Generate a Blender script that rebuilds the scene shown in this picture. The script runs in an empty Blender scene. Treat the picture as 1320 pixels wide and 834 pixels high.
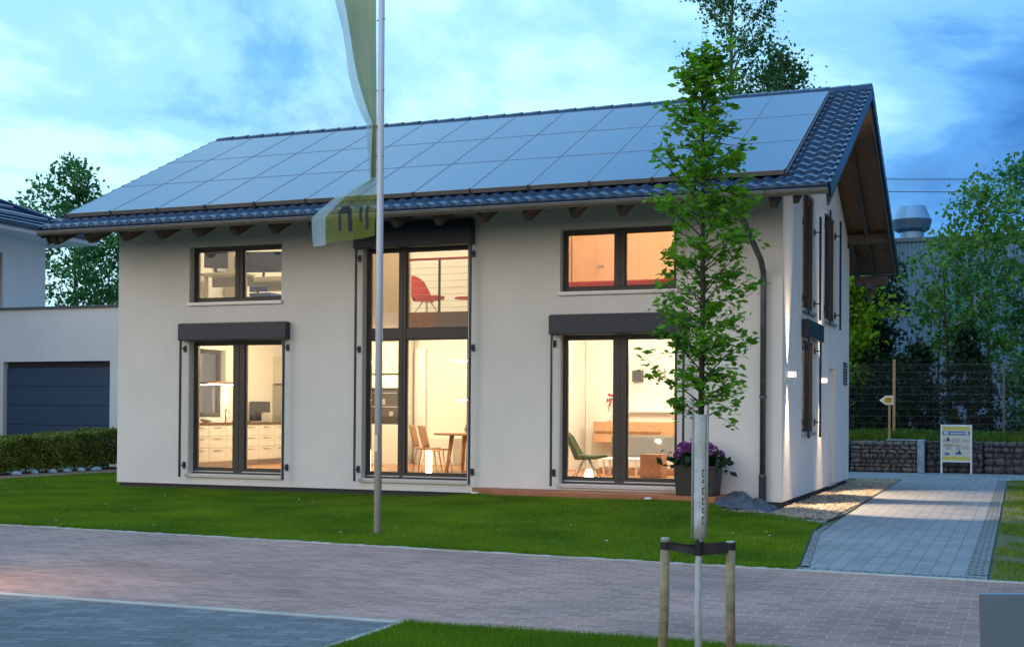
import bpy, bmesh, math, random
import numpy as np
from mathutils import Vector, Matrix, Euler

R = math.radians
random.seed(7)
scn = bpy.context.scene
COL = scn.collection

# ------------------------------------------------------------------ helpers
def tag(o, label=None, cat=None, group=None, kind=None):
    if label: o['label'] = label
    if cat: o['category'] = cat
    if group: o['group'] = group
    if kind: o['kind'] = kind
    return o

def empty(name, loc, label, cat, group=None, rz=0.0):
    o = bpy.data.objects.new(name, None)
    COL.objects.link(o)
    o.location = loc
    o.rotation_euler = (0, 0, rz)
    o.empty_display_size = 0.2
    return tag(o, label, cat, group)

def wloc(o):
    v = Vector((0, 0, 0))
    while o is not None:
        v = v + o.location
        o = o.parent
    return v

def setmat(me, mats):
    if not isinstance(mats, (list, tuple)): mats = [mats]
    for m in mats: me.materials.append(m)

class MB:
    """collects shapes, builds ONE mesh object. Coordinates are world coordinates."""
    def __init__(s, T=None):
        s.v = []; s.f = []; s.mi = []; s.T = T; s.m = 0; s.sm = []; s.smooth = False
    def add(s, vs, fs):
        b = len(s.v)
        for p in vs:
            s.v.append(tuple(s.T(*p)) if s.T else tuple(p))
        for f in fs:
            s.f.append(tuple(b + i for i in f)); s.mi.append(s.m); s.sm.append(s.smooth)
    def box(s, x0, x1, y0, y1, z0, z1):
        if x0 > x1: x0, x1 = x1, x0
        if y0 > y1: y0, y1 = y1, y0
        if z0 > z1: z0, z1 = z1, z0
        s.add([(x0,y0,z0),(x1,y0,z0),(x1,y1,z0),(x0,y1,z0),(x0,y0,z1),(x1,y0,z1),(x1,y1,z1),(x0,y1,z1)],
              [(0,3,2,1),(4,5,6,7),(0,1,5,4),(1,2,6,5),(2,3,7,6),(3,0,4,7)])
    def prism(s, poly, axis, a, b):
        """poly: 2D points, extruded along axis ('x': poly=(y,z); 'y': poly=(x,z); 'z': poly=(x,y))"""
        n = len(poly)
        def P(p, t):
            return {'x': (t, p[0], p[1]), 'y': (p[0], t, p[1]), 'z': (p[0], p[1], t)}[axis]
        vs = [P(p, a) for p in poly] + [P(p, b) for p in poly]
        fs = [tuple(range(n)), tuple(range(2*n-1, n-1, -1))]
        for i in range(n):
            j = (i+1) % n
            fs.append((j, i, n+i, n+j))
        s.add(vs, fs)
    def tube(s, pts, rad, n=10, cap=True):
        pts = [Vector(p) for p in pts]
        if not isinstance(rad, (list, tuple)): rad = [rad]*len(pts)
        vs = []; fs = []
        up = None
        for i, p in enumerate(pts):
            d = (pts[min(i+1, len(pts)-1)] - pts[max(i-1, 0)])
            d = d.normalized() if d.length > 1e-9 else Vector((0,0,1))
            if up is None:
                a = Vector((0,0,1)) if abs(d.z) < .9 else Vector((1,0,0))
                up = d.cross(a).normalized()
            else:
                up = (up - d*up.dot(d)).normalized()
            w = d.cross(up)
            for k in range(n):
                t = 2*math.pi*k/n
                vs.append(p + (up*math.cos(t) + w*math.sin(t))*rad[i])
        for i in range(len(pts)-1):
            for k in range(n):
                k2 = (k+1) % n
                fs.append((i*n+k, i*n+k2, (i+1)*n+k2, (i+1)*n+k))
        if cap:
            fs.append(tuple(range(n-1, -1, -1))); fs.append(tuple((len(pts)-1)*n+k for k in range(n)))
        s.add(vs, fs)
    def lathe(s, prof, c, n=20):
        vs = []; fs = []
        for r, z in prof:
            for k in range(n):
                t = 2*math.pi*k/n
                vs.append((c[0]+r*math.cos(t), c[1]+r*math.sin(t), c[2]+z))
        for i in range(len(prof)-1):
            for k in range(n):
                k2 = (k+1) % n
                fs.append((i*n+k, i*n+k2, (i+1)*n+k2, (i+1)*n+k))
        fs.append(tuple(range(n-1, -1, -1))); fs.append(tuple((len(prof)-1)*n+k for k in range(n)))
        s.add(vs, fs)
    def grid(s, fn, nu, nv):
        vs = [fn(i/nu, j/nv) for j in range(nv+1) for i in range(nu+1)]
        fs = [(j*(nu+1)+i, j*(nu+1)+i+1, (j+1)*(nu+1)+i+1, (j+1)*(nu+1)+i) for j in range(nv) for i in range(nu)]
        s.add(vs, fs)
    def build(s, name, mat, parent=None, loc=None, bevel=0, smooth=False, segs=2, fixn=True):
        me = bpy.data.meshes.new(name)
        o = bpy.data.objects.new(name, me)
        COL.objects.link(o)
        off = Vector((0,0,0))
        if parent is not None:
            o.parent = parent
            off = wloc(parent)
        if loc is not None:
            if parent is None: o.location = loc; off = Vector(loc)
        me.from_pydata([(x-off.x, y-off.y, z-off.z) for x, y, z in s.v], [], s.f)
        setmat(me, mat)
        if any(s.mi): me.polygons.foreach_set('material_index', s.mi)
        if fixn:
            bm = bmesh.new(); bm.from_mesh(me)
            bmesh.ops.recalc_face_normals(bm, faces=bm.faces)
            bm.to_mesh(me); bm.free()
        if smooth or any(s.sm):
            if smooth: me.polygons.foreach_set('use_smooth', [True]*len(me.polygons))
            else: me.polygons.foreach_set('use_smooth', s.sm)
        if bevel:
            m = o.modifiers.new('bevel', 'BEVEL'); m.width = bevel; m.segments = segs; m.limit_method = 'ANGLE'
        me.update()
        return o

def mesh_np(name, V, F, mat, parent=None, loc=None, mi=None):
    """big meshes: V (n,3), F (m,k) arrays, world coordinates"""
    me = bpy.data.meshes.new(name)
    off = np.array(wloc(parent)) if parent is not None else (np.array(loc) if loc is not None else np.zeros(3))
    V = (np.asarray(V, dtype=np.float64) - off).astype(np.float32)
    F = np.asarray(F, dtype=np.int32)
    k = F.shape[1]
    me.vertices.add(len(V)); me.vertices.foreach_set('co', V.ravel())
    me.loops.add(F.size); me.loops.foreach_set('vertex_index', F.ravel())
    me.polygons.add(len(F))
    me.polygons.foreach_set('loop_start', np.arange(0, F.size, k, dtype=np.int32))
    me.polygons.foreach_set('loop_total', np.full(len(F), k, dtype=np.int32))
    setmat(me, mat)
    if mi is not None: me.polygons.foreach_set('material_index', np.asarray(mi, dtype=np.int32))
    me.update(calc_edges=True)
    o = bpy.data.objects.new(name, me)
    COL.objects.link(o)
    if parent is not None: o.parent = parent
    elif loc is not None: o.location = loc
    return o

def copy_tree(o, parent=None):
    c = o.copy(); COL.objects.link(c); c.parent = parent
    for ch in list(o.children):
        copy_tree(ch, c)
    return c

# ------------------------------------------------------------------ materials
MAT = {}
def nt(name):
    m = bpy.data.materials.new(name); m.use_nodes = True
    n = m.node_tree.nodes; l = m.node_tree.links
    b = n['Principled BSDF']
    return m, n, l, b

def pmat(name, col, rough=.6, metal=0, noise=0, nscale=3., bump=0, bscale=60., spec=.5, col2=None, detail=4, emis=None, estr=0, ior=None, coat=0):
    m, n, l, b = nt(name)
    b.inputs['Base Color'].default_value = (*col, 1)
    b.inputs['Roughness'].default_value = rough
    b.inputs['Metallic'].default_value = metal
    b.inputs['Specular IOR Level'].default_value = spec
    if ior: b.inputs['IOR'].default_value = ior
    if coat: b.inputs['Coat Weight'].default_value = coat
    if emis:
        b.inputs['Emission Color'].default_value = (*emis, 1)
        b.inputs['Emission Strength'].default_value = estr
    if noise or bump or col2:
        g = n.new('ShaderNodeNewGeometry')
    if noise or col2:
        t = n.new('ShaderNodeTexNoise'); t.inputs['Scale'].default_value = nscale; t.inputs['Detail'].default_value = detail
        t.inputs['Roughness'].default_value = .6
        l.new(g.outputs['Position'], t.inputs['Vector'])
        r = n.new('ShaderNodeValToRGB')
        r.color_ramp.elements[0].position = .33; r.color_ramp.elements[1].position = .67
        c2 = col2 if col2 else tuple(min(1, c*(1+noise)) for c in col)
        c1 = col if col2 else tuple(c*(1-noise) for c in col)
        r.color_ramp.elements[0].color = (*c1, 1); r.color_ramp.elements[1].color = (*c2, 1)
        l.new(t.outputs['Fac'], r.inputs['Fac'])
        l.new(r.outputs['Color'], b.inputs['Base Color'])
    if bump:
        t2 = n.new('ShaderNodeTexNoise'); t2.inputs['Scale'].default_value = bscale; t2.inputs['Detail'].default_value = 3
        l.new(g.outputs['Position'], t2.inputs['Vector'])
        bp = n.new('ShaderNodeBump'); bp.inputs['Strength'].default_value = bump; bp.inputs['Distance'].default_value = .01
        l.new(t2.outputs['Fac'], bp.inputs['Height']); l.new(bp.outputs['Normal'], b.inputs['Normal'])
    MAT[name] = m
    return m

def emat(name, col, strength):
    m = bpy.data.materials.new(name); m.use_nodes = True
    n = m.node_tree.nodes; l = m.node_tree.links
    n.clear()
    o = n.new('ShaderNodeOutputMaterial'); e = n.new('ShaderNodeEmission')
    e.inputs['Color'].default_value = (*col, 1); e.inputs['Strength'].default_value = strength
    l.new(e.outputs[0], o.inputs[0]); MAT[name] = m
    return m

def glassmat(name, refl=1.0, tint=(1,1,1)):
    m = bpy.data.materials.new(name); m.use_nodes = True
    n = m.node_tree.nodes; l = m.node_tree.links
    n.clear()
    o = n.new('ShaderNodeOutputMaterial'); t = n.new('ShaderNodeBsdfTransparent'); g = n.new('ShaderNodeBsdfGlossy')
    g.inputs['Roughness'].default_value = .02
    t.inputs['Color'].default_value = (*tint, 1)
    fr = n.new('ShaderNodeFresnel'); fr.inputs['IOR'].default_value = 1.45
    mu = n.new('ShaderNodeMath'); mu.operation = 'MULTIPLY'; mu.inputs[1].default_value = refl; mu.use_clamp = True
    mx = n.new('ShaderNodeMixShader')
    l.new(fr.outputs[0], mu.inputs[0]); l.new(mu.outputs[0], mx.inputs[0]); l.new(t.outputs[0], mx.inputs[1]); l.new(g.outputs[0], mx.inputs[2])
    l.new(mx.outputs[0], o.inputs[0]); MAT[name] = m
    return m

def leafmat(name, c1, c2, nscale=2.0, trans=.35, rough=.5):
    m, n, l, b = nt(name)
    g = n.new('ShaderNodeNewGeometry')
    t = n.new('ShaderNodeTexNoise'); t.inputs['Scale'].default_value = nscale; t.inputs['Detail'].default_value = 3
    l.new(g.outputs['Position'], t.inputs['Vector'])
    ad = n.new('ShaderNodeMath'); ad.operation = 'MULTIPLY_ADD'; ad.inputs[1].default_value = .35; 
    l.new(g.outputs['Random Per Island'], ad.inputs[0])
    sc = n.new('ShaderNodeMath'); sc.operation = 'MULTIPLY'; sc.inputs[1].default_value = .8
    l.new(t.outputs['Fac'], sc.inputs[0]); l.new(sc.outputs[0], ad.inputs[2])
    r = n.new('ShaderNodeValToRGB')
    r.color_ramp.elements[0].position = .3; r.color_ramp.elements[1].position = .8
    r.color_ramp.elements[0].color = (*c1, 1); r.color_ramp.elements[1].color = (*c2, 1)
    l.new(ad.outputs[0], r.inputs['Fac'])
    l.new(r.outputs['Color'], b.inputs['Base Color'])
    b.inputs['Roughness'].default_value = rough
    b.inputs['Specular IOR Level'].default_value = .25
    tr = n.new('ShaderNodeBsdfTranslucent'); l.new(r.outputs['Color'], tr.inputs['Color'])
    mx = n.new('ShaderNodeMixShader'); mx.inputs[0].default_value = trans
    out = n['Material Output']
    l.new(b.outputs[0], mx.inputs[1]); l.new(tr.outputs[0], mx.inputs[2]); l.new(mx.outputs[0], out.inputs[0])
    MAT[name] = m
    return m

def brickmat(name, c1, c2, cm, bw, rh, mortar=.006, rot=0., rough=.8, stain=.25, stain_c=None, off=.5, smooth=.3, bump=.4):
    m, n, l, b = nt(name)
    g = n.new('ShaderNodeNewGeometry')
    mp = n.new('ShaderNodeMapping'); mp.inputs['Rotation'].default_value = (0, 0, rot)
    l.new(g.outputs['Position'], mp.inputs['Vector'])
    # small wobble so the joints are not ruler straight
    wn = n.new('ShaderNodeTexNoise'); wn.inputs['Scale'].default_value = 3.; l.new(mp.outputs[0], wn.inputs['Vector'])
    vm = n.new('ShaderNodeVectorMath'); vm.operation = 'SCALE'; vm.inputs['Scale'].default_value = .02
    l.new(wn.outputs['Color'], vm.inputs[0])
    va = n.new('ShaderNodeVectorMath'); va.operation = 'ADD'; l.new(mp.outputs[0], va.inputs[0]); l.new(vm.outputs[0], va.inputs[1])
    br = n.new('ShaderNodeTexBrick')
    br.inputs['Scale'].default_value = 1.; br.inputs['Brick Width'].default_value = bw; br.inputs['Row Height'].default_value = rh
    br.inputs['Mortar Size'].default_value = mortar; br.inputs['Mortar Smooth'].default_value = smooth; br.offset = off
    br.inputs['Color1'].default_value = (*c1, 1); br.inputs['Color2'].default_value = (*c2, 1); br.inputs['Mortar'].default_value = (*cm, 1)
    l.new(va.outputs[0], br.inputs['Vector'])
    t = n.new('ShaderNodeTexNoise'); t.inputs['Scale'].default_value = .55; t.inputs['Detail'].default_value = 5; t.inputs['Roughness'].default_value = .65
    l.new(g.outputs['Position'], t.inputs['Vector'])
    r = n.new('ShaderNodeValToRGB'); r.color_ramp.elements[0].position = .3; r.color_ramp.elements[1].position = .7
    a = 1-stain; z = 1+stain*.5
    sc = stain_c or (1, 1, 1)
    r.color_ramp.elements[0].color = (a, a, a, 1); r.color_ramp.elements[1].color = (z*sc[0], z*sc[1], z*sc[2], 1)
    l.new(t.outputs['Fac'], r.inputs['Fac'])
    t3 = n.new('ShaderNodeTexNoise'); t3.inputs['Scale'].default_value = 90; t3.inputs['Detail'].default_value = 2
    l.new(g.outputs['Position'], t3.inputs['Vector'])
    r3 = n.new('ShaderNodeValToRGB'); r3.color_ramp.elements[0].color = (.8, .8, .8, 1); r3.color_ramp.elements[1].color = (1.2, 1.2, 1.2, 1)
    l.new(t3.outputs['Fac'], r3.inputs['Fac'])
    mx = n.new('ShaderNodeMix'); mx.data_type = 'RGBA'; mx.blend_type = 'MULTIPLY'; mx.inputs[0].default_value = 1
    l.new(br.outputs['Color'], mx.inputs[6]); l.new(r.outputs['Color'], mx.inputs[7])
    mx2 = n.new('ShaderNodeMix'); mx2.data_type = 'RGBA'; mx2.blend_type = 'MULTIPLY'; mx2.inputs[0].default_value = 1
    l.new(mx.outputs[2], mx2.inputs[6]); l.new(r3.outputs['Color'], mx2.inputs[7])
    l.new(mx2.outputs[2], b.inputs['Base Color'])
    bp = n.new('ShaderNodeBump'); bp.inputs['Strength'].default_value = bump; bp.inputs['Distance'].default_value = .006; bp.invert = True
    l.new(br.outputs['Fac'], bp.inputs['Height']); l.new(bp.outputs['Normal'], b.inputs['Normal'])
    b.inputs['Roughness'].default_value = rough; b.inputs['Specular IOR Level'].default_value = .3
    MAT[name] = m
    return m

pmat('render_wall', (.76,.745,.71), .9, noise=.04, nscale=.7, bump=.6, bscale=75, spec=.2)
pmat('neighbour_render', (.72,.72,.71), .9, noise=.04, nscale=.6, bump=.3, bscale=120, spec=.2)
pmat('plinth', (.05,.05,.055), .9)
pmat('anthracite', (.012,.021,.038), .42, noise=.15, nscale=9)
pmat('frame_brown', (.045,.038,.034), .45, noise=.12, nscale=8)
pmat('sill_alu', (.55,.55,.56), .35, metal=.6)
pmat('zinc', (.20,.185,.165), .45, metal=.3, noise=.15, nscale=6)
pmat('zinc_dark', (.10,.105,.11), .4, metal=.5, noise=.2, nscale=6)
pmat('rafter_wood', (.085,.07,.06), .7, noise=.25, nscale=12)
pmat('boarding', (.30,.17,.085), .6, noise=.18, nscale=5)
pmat('white_int', (.80,.77,.70), .85)
pmat('cream_int', (.80,.74,.58), .85)
pmat('peach_int', (.86,.66,.46), .85)
pmat('ceil_int', (.85,.84,.8), .9)
pmat('floor_wood', (.42,.19,.075), .35, noise=.15, nscale=6)
pmat('worktop', (.16,.075,.03), .4, noise=.2, nscale=15)
pmat('kitchen_white', (.82,.8,.74), .3)
pmat('joint_grey', (.35,.33,.3), .6)
pmat('black_plastic', (.02,.02,.022), .4)
pmat('dark_screen', (.02,.035,.07), .15)
pmat('desk_beige', (.6,.55,.42), .5)
pmat('chair_blue', (.02,.07,.25), .7)
pmat('red_fabric', (.55,.03,.03), .75)
pmat('pink_red', (.6,.08,.12), .7)
pmat('light_wood', (.55,.30,.15), .5, noise=.12, nscale=14)
pmat('mid_wood', (.30,.14,.06), .5, noise=.2, nscale=14)
pmat('green_fabric', (.045,.068,.018), .8)
pmat('grey_fabric', (.16,.15,.15), .85)
pmat('white_fabric', (.8,.78,.74), .8)
pmat('steel', (.5,.5,.5), .3, metal=.9)
pmat('cardboard', (.5,.36,.2), .8)
pmat('paper', (.8,.78,.7), .8)
pmat('slab_edge', (.17,.13,.12), .6)
pmat('oven_glass', (.06,.05,.045), .12)
pmat('terracotta', (.42,.15,.08), .6, noise=.12, nscale=4)
pmat('pole_metal', (.58,.58,.60), .4, metal=.1)
pmat('white_paint', (.8,.8,.8), .5)
pmat('concrete', (.36,.35,.33), .85, noise=.15, nscale=5, bump=.2)
pmat('planter', (.03,.027,.026), .5)
pmat('stone_dark', (.10,.105,.115), .85, noise=.3, nscale=4, bump=.4, bscale=30)
pmat('membrane', (.07,.085,.11), .75, noise=.2, nscale=5, bump=.4, bscale=30)
pmat('gabion_stone', (.105,.085,.075), .9, col2=(.24,.185,.15), nscale=5, bump=.4, bscale=25)
pmat('gabion_stone_grey', (.06,.055,.06), .9, col2=(.16,.14,.13), nscale=5, bump=.4, bscale=25)
pmat('wire', (.07,.09,.10), .5, metal=.5)
pmat('fence_green', (.06,.09,.09), .5)
pmat('post_wood', (.38,.24,.12), .7, noise=.2, nscale=10)
pmat('stake_wood', (.27,.225,.13), .8, noise=.3, nscale=14, bump=.3, bscale=50)
pmat('stake_cap', (.35,.37,.34), .8, noise=.2, nscale=30)
pmat('belt', (.012,.011,.014), .6)
pmat('yellow_sign', (.75,.42,.02), .5)
pmat('ink', (.05,.045,.05), .6)
pmat('poster_bg', (.62,.62,.50), .6)
pmat('poster_yellow', (.62,.52,.12), .6)
pmat('poster_blue', (.05,.16,.45), .6)
pmat('poster_grey', (.42,.43,.46), .6)
pmat('panel_blue', (.12,.165,.215), .5, noise=.05, nscale=3)
pmat('soil', (.16,.075,.045), .95, col2=(.27,.13,.08), nscale=14, bump=.8, bscale=40)
pmat('ground', (.05,.07,.03), .95, col2=(.09,.10,.05), nscale=1.5)
pmat('lawn_soil', (.022,.045,.008), .95, col2=(.045,.08,.014), nscale=3)
pmat('lawn_soil_patchy', (.09,.075,.04), .95, col2=(.05,.08,.018), nscale=2.2, detail=6)
pmat('bark', (.07,.05,.035), .85, noise=.35, nscale=14, bump=.5, bscale=40)
pmat('birch_bark', (.16,.14,.12), .8, noise=.5, nscale=8)
pmat('young_bark', (.05,.045,.03), .8, noise=.35, nscale=30)
pmat('whitewash', (.50,.55,.58), .8, noise=.15, nscale=18, bump=.3)
pmat('hall_metal', (.10,.23,.38), .6, noise=.06, nscale=.8)
pmat('vent_metal', (.20,.40,.60), .4, metal=.3)
pmat('vent_dark', (.05,.12,.20), .5)
pmat('garage_door', (.03,.065,.12), .5, noise=.05, nscale=1)
pmat('stone_pale', (.30,.36,.42), .8, noise=.25, nscale=6)
pmat('clover', (.7,.7,.65), .8)
pmat('terrace_cap', (.08,.09,.10), .5)
pmat('soffit_white', (.62,.62,.62), .8)
pmat('insul', (.5,.5,.5), .8)
glassmat('glass', .8)
emat('lamp_warm', (1.,.78,.45), 14.)
emat('lamp_white', (1.,.88,.65), 18.)
emat('wall_lamp_glow', (1.,.9,.72), 1.4)
leafmat('leaf_sapling', (.03,.12,.006), (.20,.44,.02), 7., .5)
leafmat('leaf_birch', (.02,.09,.035), (.07,.20,.055), 1.2, .3)
leafmat('leaf_mid', (.035,.13,.022), (.13,.32,.04), .9, .35)
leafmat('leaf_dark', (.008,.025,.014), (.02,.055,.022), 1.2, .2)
leafmat('leaf_lime', (.08,.20,.006), (.24,.42,.015), .9, .4)
leafmat('leaf_far', (.022,.11,.04), (.08,.27,.07), .8, .3)
leafmat('leaf_hedge', (.05,.09,.015), (.20,.24,.035), 2.2, .2)
leafmat('grass', (.035,.125,.004), (.20,.33,.012), .7, .4)
leafmat('grass_rough', (.07,.16,.012), (.20,.27,.03), 1.4, .35)
leafmat('weeds', (.03,.12,.015), (.10,.24,.03), 1.0, .3)
leafmat('petal', (.14,.025,.16), (.42,.12,.42), 18., .3)
leafmat('orchid', (.4,.04,.12), (.6,.12,.25), 18., .3)
brickmat('road_pavers', (.245,.145,.125), (.36,.215,.185), (.43,.32,.28), .21, .105, .005, 0., stain=.36, stain_c=(1.0,.93,.9), bump=.3)
brickmat('path_pavers', (.19,.195,.205), (.24,.245,.25), (.12,.12,.13), .24, .16, .006, R(90), stain=.18)
brickmat('blue_pavers', (.10,.108,.12), (.165,.172,.185), (.06,.063,.07), .24, .12, .006, R(-12), stain=.38)
brickmat('edge_cobbles', (.13,.13,.135), (.22,.22,.22), (.06,.06,.06), .12, .12, .012, 0., stain=.2, off=.5)
brickmat('terrace_tiles', (.40,.15,.08), (.48,.19,.10), (.22,.10,.06), .6, .145, .005, 0., stain=.15)

def weather(name, amt=.10):
    m = MAT[name]; n = m.node_tree.nodes; l = m.node_tree.links; b = n['Principled BSDF']
    src = b.inputs['Base Color'].links[0].from_socket
    g = n.new('ShaderNodeNewGeometry'); mp = n.new('ShaderNodeMapping'); mp.inputs['Scale'].default_value = (2.2, 2.2, .6)
    l.new(g.outputs['Position'], mp.inputs['Vector'])
    t = n.new('ShaderNodeTexNoise'); t.inputs['Scale'].default_value = 1.; t.inputs['Detail'].default_value = 6; t.inputs['Roughness'].default_value = .65
    l.new(mp.outputs[0], t.inputs['Vector'])
    r = n.new('ShaderNodeValToRGB'); r.color_ramp.elements[0].position = .3; r.color_ramp.elements[1].position = .6
    r.color_ramp.elements[0].color = (1-amt, 1-amt, 1-amt*.9, 1); r.color_ramp.elements[1].color = (1, 1, 1, 1)
    l.new(t.outputs['Fac'], r.inputs['Fac'])
    mx = n.new('ShaderNodeMix'); mx.data_type = 'RGBA'; mx.blend_type = 'MULTIPLY'; mx.inputs[0].default_value = 1
    l.new(src, mx.inputs[6]); l.new(r.outputs['Color'], mx.inputs[7]); l.new(mx.outputs[2], b.inputs['Base Color'])
weather('render_wall', .035); weather('neighbour_render', .04); weather('hall_metal', .12)

# vertical boards / corrugation
def corrugated(name, base):
    m = MAT[base].copy(); m.name = name
    n = m.node_tree.nodes; l = m.node_tree.links; b = n['Principled BSDF']
    g = n.new('ShaderNodeNewGeometry'); s = n.new('ShaderNodeSeparateXYZ'); l.new(g.outputs['Position'], s.inputs[0])
    mu = n.new('ShaderNodeMath'); mu.operation = 'MULTIPLY'; mu.inputs[1].default_value = 22.; l.new(s.outputs['X'], mu.inputs[0])
    si = n.new('ShaderNodeMath'); si.operation = 'SINE'; l.new(mu.outputs[0], si.inputs[0])
    bp = n.new('ShaderNodeBump'); bp.inputs['Strength'].default_value = .8; bp.inputs['Distance'].default_value = .05
    l.new(si.outputs[0], bp.inputs['Height']); l.new(bp.outputs['Normal'], b.inputs['Normal'])
    MAT[name] = m
corrugated('hall_sheet', 'hall_metal')

# boards for the roof underside
def boards():
    m, n, l, b = nt('roof_boards')
    g = n.new('ShaderNodeNewGeometry'); s = n.new('ShaderNodeSeparateXYZ'); l.new(g.outputs['Position'], s.inputs[0])
    mu = n.new('ShaderNodeMath'); mu.operation = 'MULTIPLY'; mu.inputs[1].default_value = 8.; l.new(s.outputs['Y'], mu.inputs[0])
    fr = n.new('ShaderNodeMath'); fr.operation = 'FRACT'; l.new(mu.outputs[0], fr.inputs[0])
    r = n.new('ShaderNodeValToRGB'); r.color_ramp.elements[0].position = 0; r.color_ramp.elements[1].position = .08
    r.color_ramp.elements[0].color = (.05,.028,.014,1); r.color_ramp.elements[1].color = (.28,.155,.085,1)
    l.new(fr.outputs[0], r.inputs['Fac'])
    t = n.new('ShaderNodeTexNoise'); t.inputs['Scale'].default_value = 4; l.new(g.outputs['Position'], t.inputs['Vector'])
    mx = n.new('ShaderNodeMix'); mx.data_type = 'RGBA'; mx.blend_type = 'MULTIPLY'; mx.inputs[0].default_value = .6
    l.new(r.outputs['Color'], mx.inputs[6]); l.new(t.outputs['Fac'], mx.inputs[7]); l.new(mx.outputs[2], b.inputs['Base Color'])
    b.inputs['Roughness'].default_value = .6
    MAT['roof_boards'] = m
boards()

def tilemat(name, base, hi):
    m, n, l, b = nt(name)
    g = n.new('ShaderNodeNewGeometry')
    t = n.new('ShaderNodeTexNoise'); t.inputs['Scale'].default_value = 2.5; t.inputs['Detail'].default_value = 4
    l.new(g.outputs['Position'], t.inputs['Vector'])
    r = n.new('ShaderNodeValToRGB'); r.color_ramp.elements[0].color = (*base, 1); r.color_ramp.elements[1].color = (*hi, 1)
    r.color_ramp.elements[0].position = .3; r.color_ramp.elements[1].position = .75
    l.new(t.outputs['Fac'], r.inputs['Fac']); l.new(r.outputs['Color'], b.inputs['Base Color'])
    b.inputs['Roughness'].default_value = .3; b.inputs['Specular IOR Level'].default_value = .55; b.inputs['Specular Tint'].default_value = (.55,.75,1,1)
    MAT[name] = m
tilemat('roof_tiles', (.008,.022,.060), (.018,.042,.10))

def panelmat():
    m, n, l, b = nt('solar_glass')
    g = n.new('ShaderNodeNewGeometry')
    t = n.new('ShaderNodeTexNoise'); t.inputs['Scale'].default_value = .35; t.inputs['Detail'].default_value = 3
    l.new(g.outputs['Position'], t.inputs['Vector'])
    r = n.new('ShaderNodeValToRGB'); r.color_ramp.elements[0].color = (.045,.12,.24,1); r.color_ramp.elements[1].color = (.06,.15,.28,1)
    oi = n.new('ShaderNodeObjectInfo'); ma = n.new('ShaderNodeMath'); ma.operation = 'MULTIPLY_ADD'; ma.inputs[1].default_value = .5; l.new(oi.outputs['Random'], ma.inputs[0])
    m5 = n.new('ShaderNodeMath'); m5.operation = 'MULTIPLY'; m5.inputs[1].default_value = .5; l.new(t.outputs['Fac'], m5.inputs[0]); l.new(m5.outputs[0], ma.inputs[2])
    l.new(ma.outputs[0], r.inputs['Fac']); l.new(r.outputs['Color'], b.inputs['Base Color'])
    b.inputs['Roughness'].default_value = .22; b.inputs['IOR'].default_value = 1.42
    b.inputs['Metallic'].default_value = .08
    MAT['solar_glass'] = m
panelmat()
pmat('panel_frame', (.30,.33,.38), .4, metal=.5)
pmat('clamp', (.05,.05,.06), .5)

def flagmat(name, col, tr, sheer=.1):
    m, n, l, b = nt(name)
    b.inputs['Base Color'].default_value = (*col, 1); b.inputs['Roughness'].default_value = .8
    g = n.new('ShaderNodeNewGeometry'); t = n.new('ShaderNodeTexNoise'); t.inputs['Scale'].default_value = 6
    l.new(g.outputs['Position'], t.inputs['Vector'])
    r = n.new('ShaderNodeValToRGB'); r.color_ramp.elements[0].color = (*[c*.75 for c in col], 1); r.color_ramp.elements[1].color = (*[min(1,c*1.2) for c in col], 1)
    l.new(t.outputs['Fac'], r.inputs['Fac']); l.new(r.outputs['Color'], b.inputs['Base Color'])
    s = n.new('ShaderNodeBsdfTranslucent'); l.new(r.outputs['Color'], s.inputs['Color'])
    mx = n.new('ShaderNodeMixShader'); mx.inputs[0].default_value = tr
    l.new(b.outputs[0], mx.inputs[1]); l.new(s.outputs[0], mx.inputs[2])
    tp_ = n.new('ShaderNodeBsdfTransparent'); m2 = n.new('ShaderNodeMixShader'); m2.inputs[0].default_value = sheer
    l.new(mx.outputs[0], m2.inputs[1]); l.new(tp_.outputs[0], m2.inputs[2]); l.new(m2.outputs[0], n['Material Output'].inputs[0])
    MAT[name] = m
flagmat('flag_yellow', (.25,.28,.06), .4, .12)
flagmat('flag_white', (.55,.68,.72), .5, .35)
flagmat('flag_sheer', (.30,.34,.06), .45, .5)
flagmat('flag_ink', (.03,.03,.06), .1)
M = MAT

# ------------------------------------------------------------------ key sizes (metres; house corner at the origin, house along -x, depth +y)
GZ = -.10
HL, HD = 12.77, 8.583
TAN = (7.467-4.70)/(HD/2+1.411)
ANG = math.atan(TAN); CS, SN = math.cos(ANG), math.sin(ANG)
RX0, RX1 = -HL-.657, .883
EY = -1.411
RIDGE_Y = HD/2
def roofz(y, off=0.):
    yy = y if y <= RIDGE_Y else 2*RIDGE_Y - y
    return 4.70 + TAN*(yy-EY) + off/CS

# ------------------------------------------------------------------ ground, roads
def sheet(name, poly, z, mat, thick=0.0, loc=None):
    mb = MB()
    if thick: mb.prism(poly, 'z', z-thick, z)
    else: mb.add([(x, y, z) for x, y in poly], [tuple(range(len(poly)))])
    o = mb.build(name, mat)
    tag(o, kind='structure')
    return o
# far terrain
g = MB(); S = 400
g.add([(-S,-S,GZ-.02),(S,-S,GZ-.02),(S,S,GZ-.02),(-S,S,GZ-.02)], [(0,1,2,3)])
tag(g.build('ground', M['ground']), kind='structure')

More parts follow.
